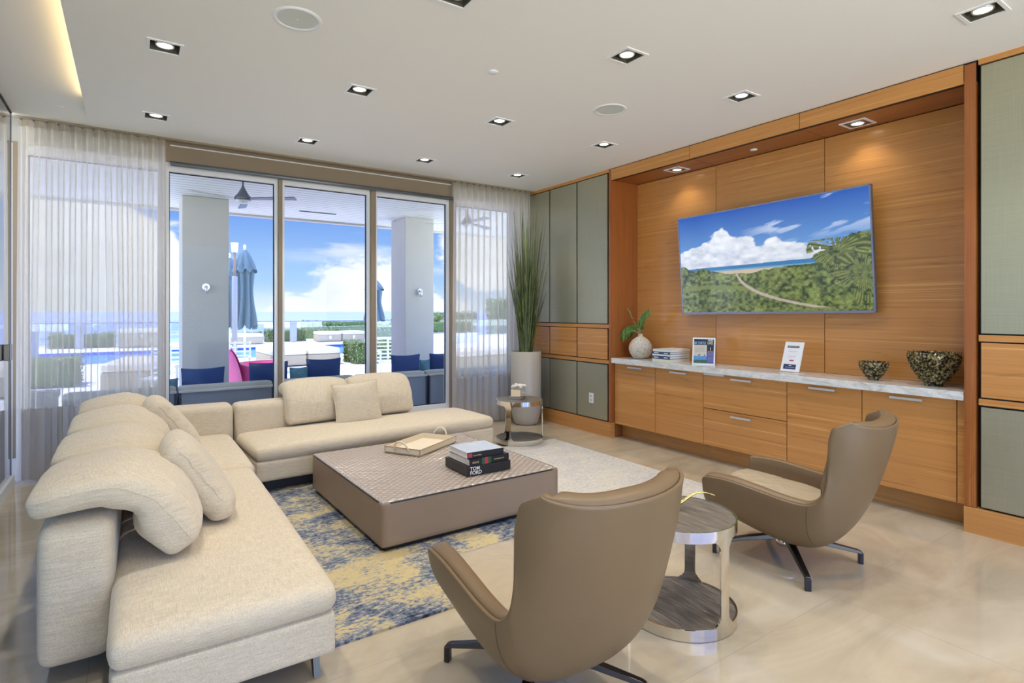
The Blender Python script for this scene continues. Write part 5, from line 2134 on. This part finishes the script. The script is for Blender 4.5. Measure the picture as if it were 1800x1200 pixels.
for i, (a, b, lab) in enumerate(((-0.55, 0.395, 'slate wicker outdoor sofa unit seen through the left curtain'), (0.405, 1.345, 'slate wicker outdoor sofa unit outside the left pane'),
                                 (1.355, 2.30, 'slate wicker outdoor sofa unit outside the middle pane'), (2.31, 3.25, 'slate wicker outdoor sofa unit outside the right pane'),
                                 (3.26, 4.20, 'slate wicker outdoor sofa unit seen through the right curtain'), (4.21, 5.15, 'slate wicker outdoor sofa unit at the far right beyond the curtain'))):
    wicker_sofa(a, b, lab)

M_blue = plain('navy_velvet', rgb(34, 66, 128), 0.8, var=0.18, vs=14)
M_teal = plain('teal_patterned_cotton', rgb(84, 132, 158), 0.8, var=0.5, vs=26)


def out_pillow(lab, x, z, w, h, mat, rz=0.0, y=7.10):
    t = thing('outdoor_pillow', lab, 'pillow', (x, y, z), rz, 'blue pillows on the outdoor sofas')

    def f(sg):
        return lambda u, v: ((u - 0.5) * w * (1 - 0.05 * math.sin(v * math.pi)), sg * 0.06 * (max(0, math.sin(u * math.pi)) * max(0, math.sin(v * math.pi))) ** 0.5, (v - 0.5) * h * (1 - 0.08 * math.sin(u * math.pi)) + 0.0)
    m = MB()
    m.grid(f(1), 16, 14)
    m.grid(f(-1), 16, 14)
    m.build('pillow_cover', mat, t, smooth=True)
    return t


out_pillow('navy outdoor pillow in front of the left column', 0.66, 0.58, 0.43, 0.40, M_blue)
out_pillow('small colourful round-patterned pillow at the left edge of the left pane', 0.34, 0.53, 0.16, 0.30, M_teal)
out_pillow('dark navy outdoor pillow beside the pink chair', 1.34, 0.60, 0.44, 0.42, M_blue, R(4))
out_pillow('teal patterned outdoor pillow left of the navy pillow in the middle pane', 1.68, 0.58, 0.22, 0.30, M_teal)
out_pillow('navy outdoor pillow in the middle pane, in front of the daybed', 1.975, 0.61, 0.42, 0.42, M_blue, R(-3))
out_pillow('navy outdoor pillow in front of the right column', 3.06, 0.63, 0.42, 0.38, M_blue)
out_pillow('teal outdoor pillow between the two navy ones in the right pane', 3.34, 0.59, 0.16, 0.30, M_teal)
out_pillow('navy outdoor pillow at the right edge of the right pane', 3.60, 0.63, 0.38, 0.38, M_blue)

# pink tub chair
M_pink = plain('hot_pink_vinyl', rgb(244, 92, 170), 0.35, var=0.06)
pk = thing('pink_chair', 'hot pink moulded outdoor chair left of the first window mullion', 'chair', (1.60, 9.30, 0.0), R(20))


def pinkf(d):
    def f(u, v):
        a = u * 2 * math.pi
        rad = 0.42 + 0.02 * math.sin(a * 2)
        hgt = 0.42 + 0.02 * math.cos(a) + 0.10 * math.exp(-(min(abs(a - math.pi), 9) / 0.5) ** 2)
        k = v
        return ((rad - d) * (0.62 + 0.38 * k ** 0.6) * math.cos(a), (rad - d) * (0.62 + 0.38 * k ** 0.6) * math.sin(a), 0.06 + hgt * k + 0.12)
    return f


m = MB()
m.grid(pinkf(0), 48, 8, closed_u=True)
m.grid(pinkf(0.04), 48, 8, closed_u=True)
m.build('tub_shell', M_pink, pk, smooth=True)
m = MB()
m.lathe([(0.0, 0.28), (0.38, 0.28), (0.38, 0.34), (0.0, 0.36)], 36)
m.build('seat_pad', M_pink, pk, smooth=True)
m = MB()
for sg in (0, 1):
    m.grid(lambda u, v: (-0.36 + 0.03 * sg - 0.10 * v, (u - 0.5) * 0.50 * math.sqrt(max(0.0, 1 - (v * 1.02 - 0.25) ** 2 / 0.62)), 0.28 + 0.56 * v), 14, 14)
m.build('backrest_petal', M_pink, pk, smooth=True)
rimk = [tuple(Vector(pinkf(0.02)(k / 60, 1.0)) + Vector((0, 0, 0.006))) for k in range(60)]
MB().tube(rimk, 0.012, 6, closed=True).build('woven_rim', plain('white_lacing', rgb(206, 190, 198), 0.6, var=0.4, vs=90), pk, smooth=True)
MB().lathe([(0.20, 0.0), (0.24, 0.0), (0.14, 0.10), (0.22, 0.19), (0.0, 0.19)], 32).build('pedestal', M_pink, pk, smooth=True)


# slatted white chairs
def ladder_chair(lab, loc, rz):
    t = thing('slatted_chair', lab, 'chair', loc, rz, 'white slatted terrace chairs')
    m = MB()
    for x in (-0.24, 0.24):
        m.box(x - 0.015, x + 0.015, -0.26, -0.23, 0.0, 0.88)
        m.box(x - 0.015, x + 0.015, 0.22, 0.25, 0.0, 0.62)
        m.box(x - 0.02, x + 0.02, -0.26, 0.26, 0.60, 0.63)
    m.build('frame', M_white, t)
    m = MB()
    for k in range(6):
        m.box(-0.24, 0.24, -0.255, -0.235, 0.46 + k * 0.075, 0.49 + k * 0.075)
    m.box(-0.02, 0.02, -0.252, -0.238, 0.44, 0.88)
    m.build('backrest', M_white, t)
    B(-0.24, 0.24, -0.24, 0.24, 0.40, 0.43).build('seat', M_white, t)
    return t


ladder_chair('white slatted chair left of the left column', (0.40, 9.75, 0.0), R(160))
ladder_chair('white slatted chair just right of the left column', (1.45, 10.6, 0.0), R(170))
ladder_chair('white open-grid chair in front of the hedge, left of the right column', (4.25, 10.6, 0.0), R(170))

# lamp post and parasols
lp = thing('lamp_post', 'slender white outdoor lamp post with glass lantern beside the left parasol', 'lamp post', (1.80, 13.1, 0.0))
MB().lathe([(0.055, 0.0), (0.055, 2.12), (0.045, 2.14), (0.0, 2.14)], 20).build('lower_pole', plain('pale_post', rgb(150, 150, 150), 0.5, var=0.0), lp, smooth=True)
MB().tube([(0, 0, 2.14), (0, 0, 2.66)], 0.022, 10).build('upper_pole', plain('brass_post', rgb(150, 116, 92), 0.4, var=0.0), lp, smooth=True)
MB().lathe([(0.0, 2.64), (0.06, 2.64), (0.075, 2.84), (0.0, 2.84)], 20).build('lantern', M_white, lp, smooth=True)

M_para = plain('pale_blue_canvas', rgb(92, 110, 112), 0.85, var=0.10, vs=5)


def parasol(lab, loc, ztop, zbot, r, seed):
    t = thing('closed_parasol', lab, 'parasol', loc, seed * 0.7, 'closed blue poolside parasols')
    MB().tube([(0, 0, 0), (0, 0, ztop + 0.04)], 0.024, 10).build('pole', M_white, t, smooth=True)
    MB().lathe([(0.14, 0.0), (0.34, 0.0), (0.34, 0.06), (0.0, 0.08)], 24).build('base', M_grey, t, smooth=True)

    def f(u, v):
        a = u * 2 * math.pi
        z = zbot + (ztop - zbot) * v
        k = 1 - v
        rad = r * (0.22 + 0.78 * min(1, k * 3.2) ** 0.7) * (1 - 0.10 * math.sin(k * 3.0)) * (1.05 - 0.25 * math.sin(k * math.pi * 0.9) ** 2)
        if v > 0.75:
            rad = r * (0.10 + 0.95 * ((1 - v) / 0.25) ** 0.6)
        fold = 1 + 0.34 * math.sin(8 * a + 1.5 * math.sin(z * 2 + seed)) * min(1, k * 2.5)
        lob = 0.12 * r * math.sin(a * 2 + z * 3 + seed)
        zz = z - (0.12 * abs(math.sin(a * 3 + seed)) if v < 0.02 else 0)
        return ((rad * fold + lob * k) * math.cos(a), (rad * fold + lob * k) * math.sin(a), zz)
    MB().grid(f, 96, 26, closed_u=True).build('folded_canopy', M_para, t, smooth=True)

    def f2(u, v):
        a = u * 2 * math.pi
        k = 1 - v
        rad = r * (0.12 + 1.02 * k ** 0.7) * (1 + 0.14 * math.sin(8 * a) * k)
        return (rad * math.cos(a), rad * math.sin(a), ztop - 0.02 - 0.42 * k - 0.10 * k * abs(math.sin(4 * a)))
    MB().grid(f2, 96, 8, closed_u=True).build('top_flap', M_para, t, smooth=True)
    MB().lathe([(0.0, ztop + 0.12), (0.03, ztop + 0.09), (0.03, ztop + 0.04), (0.0, ztop)], 12).build('finial', M_white, t, smooth=True)
    return t


parasol('closed pale blue parasol right of the lamp post in the left pane', (2.16, 14.2, 0.0), 2.82, 1.10, 0.21, 1)
parasol('closed pale blue parasol half hidden behind the left column', (2.0, 15.4, 0.0), 2.72, 1.1, 0.21, 2)
parasol('closed blue parasol beyond the pool, behind the second mullion', (9.35, 25.3, 0.0), 2.90, 1.05, 0.36, 3)

# poolside loungers and storage boxes
M_beige = plain('beige_wicker', rgb(172, 156, 126), 0.8, var=0.06, vs=12)
M_cream = plain('cream_canvas', rgb(216, 203, 178), 0.8, var=0.02)


def daybed(lab, loc, rz, lx, ly, h=0.34, units=2, latch=False):
    t = thing('daybed', lab, 'daybed', loc, rz, 'beige poolside daybeds')
    for k in range(units):
        w = lx / units
        xc = -lx / 2 + w * (k + 0.5)
        MB().rbox(xc, 0, h / 2 + 0.02, w - 0.03, ly, h, 0.03, 6).build('wicker_box', M_beige, t, smooth=True)
        MB().rbox(xc, 0, h + 0.09, w - 0.01, ly, 0.15, 0.05, 8, bulge=(0, 0, 0.02)).build('mattress', M_cream, t, smooth=True)
        if latch:
            B(xc - 0.05, xc + 0.05, -ly / 2 - 0.03, -ly / 2, h - 0.18, h - 0.02).build('strap', M_cream, t)
    return t


daybed('double beige daybed with cream mattresses on the deck behind the navy pillows', (3.72, 15.9, 0.0), R(2), 1.75, 1.9, 0.27)
daybed('beige storage bench beside the closed parasol across the pool', (3.95, 26.4, 0.0), R(0), 1.5, 0.8, 0.28, 1, True)
daybed('long beige storage bench by the railing in the middle pane', (8.15, 26.7, 0.0), R(0), 2.2, 0.9, 0.30, 2, True)
daybed('beige storage bench at the left edge of the left pane', (0.35, 26.4, 0.0), R(0), 1.6, 0.9, 0.55, 1, True)
daybed('white sun lounger seen through the right curtain', (7.2, 12.2, 0.0), R(10), 1.9, 0.8, 0.30, 2)
daybed('white sun lounger seen through the left curtain', (0.1, 12.9, 0.0), R(80), 1.9, 0.8, 0.32, 1)

# bollards
M_boll = plain('grey_bollard', rgb(158, 156, 158), 0.6, var=0.0)
for lab, x, y, h in (('square grey bollard in front of the clipped bush in the middle pane', 6.12, 26.9, 0.92),
                     ('square grey bollard seen through the left curtain near the bush', -1.6, 26.4, 0.92),
                     ('grey bollard at the left edge behind the left curtain', -2.43, 21.8, 0.80),
                     ('short grey stone pedestal close outside the left curtain', -0.72, 7.3, 0.60)):
    t = thing('bollard', lab, 'bollard', (x, y, 0), 0, 'grey bollards')
    B(-0.13 if y > 20 else -0.10, 0.13 if y > 20 else 0.10, -0.1, 0.1, 0, h - 0.06).build('bollard_post', M_boll, t)
    B(-0.15 if y > 20 else -0.115, 0.15 if y > 20 else 0.115, -0.12, 0.12, h - 0.06, h).build('bollard_cap', M_boll, t)

# hedges and planting
M_hedge = mk_leafmat('hedge_leaf', rgb(70, 92, 44), rgb(176, 188, 120))


def hedge(lab, loc, sx_, sy_, sz_, n, ls, seed, round_=0.25, cat='hedge', name='clipped_hedge', rz=0.0):
    t = thing(name, lab, cat, loc, rz)
    MB().rbox(0, 0, sz_ / 2, sx_ - ls, sy_ - ls, sz_ - ls * 0.5, round_ * min(sx_, sz_), 8, wr=ls * 0.5, seed=seed).build('leaf_mass', plain('hedge_core', rgb(84, 102, 52), 0.9, var=0.6, vs=26), t, smooth=True)
    rnd = random.Random(seed)
    m = MB()
    for k in range(n):
        d = Vector((rnd.gauss(0, 1), rnd.gauss(0, 1), abs(rnd.gauss(0, 1)))).normalized()
        ex = 0.35
        q = Vector((math.copysign(abs(d.x) ** ex, d.x) * sx_ / 2, math.copysign(abs(d.y) ** ex, d.y) * sy_ / 2, sz_ * 0.5 + math.copysign(abs(rnd.uniform(-1, 1)) ** 0.7, rnd.uniform(-0.8, 1)) * sz_ / 2))
        q += Vector((rnd.uniform(-1, 1), rnd.uniform(-1, 1), rnd.uniform(-1, 1))) * ls * 0.6
        q.z = max(0.02, q.z)
        mx = Matrix.Translation(q) @ Matrix.Rotation(rnd.uniform(0, 6.3), 4, 'Z') @ Matrix.Rotation(rnd.uniform(-1.4, 1.4), 4, 'X')
        m.add([(-ls * 0.3, 0, 0), (0, -ls * 0.45, 0.0), (ls * 0.3, 0, 0), (0, ls * 0.55, 0.01)], [(0, 1, 2, 3)], mx)
    o = m.build('leaves', M_hedge, t)
    o['kind'] = 'stuff'
    return t


hedge('clipped green hedge behind the second mullion, near the right column', (5.55, 15.2, 0.0), 1.35, 1.2, 0.58, 5200, 0.06, 1)
hedge('clipped round bush behind the grey bollard by the railing', (5.95, 27.75, 0.0), 1.7, 0.8, 0.55, 3200, 0.09, 2)
hedge('green bush behind the left curtain across the pool', (-1.55, 27.2, 0.0), 2.0, 0.8, 0.55, 1400, 0.10, 3)
hedge('low clipped hedge close behind the left curtain', (-1.35, 13.6, 0.0), 1.1, 0.9, 0.55, 1600, 0.06, 4)
hedge('leafy sea grape bushes beyond the railing in the middle pane', (10.2, 31.5, -0.4), 5.0, 2.0, 1.25, 5200, 0.13, 5, name='sea_grape', cat='bush')
hedge('leafy bushes beyond the railing behind the right pane', (16.0, 31.5, -0.4), 4.2, 2.0, 1.75, 5200, 0.14, 6, name='sea_grape', cat='bush')
hedge('leafy trees seen through the right curtain', (21.5, 30.5, -0.4), 5.0, 2.0, 2.6, 5200, 0.16, 7, name='sea_grape', cat='bush')
hedge('small green shrub right of the storage bench across the pool', (4.6, 28.0, 0.0), 0.7, 0.5, 0.45, 500, 0.09, 8, name='small_shrub', cat='bush')
hedge('low green hedge in a white planter seen at the right edge of the right pane', (11.2, 22.3, 0.49), 3.0, 0.8, 0.45, 1500, 0.10, 10)
wp = B(-1.7, 1.7, -0.5, 0.5, 0, 0.45).build('planter_wall', M_white, loc=(11.2, 22.3, 0.0))
tag(wp, 'long white raised planter wall beyond the right column', 'planter')

# palm at the right
pt = thing('palm_tree', 'small green palm beyond the right column', 'palm', (13.4, 27.0, 0.0))
MB().tube([(0, 0, 0), (0.05, 0, 0.9)], 0.09, 10).build('trunk', plain('palm_bark', rgb(140, 122, 98), 0.9, var=0.2, vs=12), pt, smooth=True)
m = MB()
rnd = random.Random(3)
for k in range(22):
    a = 2 * math.pi * k / 22 + rnd.uniform(-0.1, 0.1)
    L_ = rnd.uniform(0.9, 1.3)
    for q in range(16):
        f = q / 16
        p = Vector((math.cos(a) * L_ * f, math.sin(a) * L_ * f, 0.9 + 0.9 * f - 1.2 * f * f + rnd.uniform(-0.02, 0.02)))
        for sg in (-1, 1):
            side = Vector((-math.sin(a), math.cos(a), -0.5)) * sg * 0.28 * (1 - 0.5 * f)
            fw2 = Vector((math.cos(a), math.sin(a), 0)) * 0.12
            m.add([p, p + fw2 * 0.4, p + side + fw2], [(0, 1, 2)])
m.build('fronds', M_hedge, pt)

# glass railing, one thing: posts are too fine to see, panels and top rail
rl = thing('glass_railing', 'glass railing with thin metal top rail along the seaward edge of the deck', 'railing', (0, 28.6, 0))
B(-14, 30, -0.03, 0.03, 0.90, 0.935).build('top_rail', M_grey, rl)
for k in range(20):
    x = -14 + 2.2 * k
    B(x + 0.02, x + 2.18, -0.008, 0.008, 0.04, 0.90).build('glass_panel', M_rail_glass, rl)
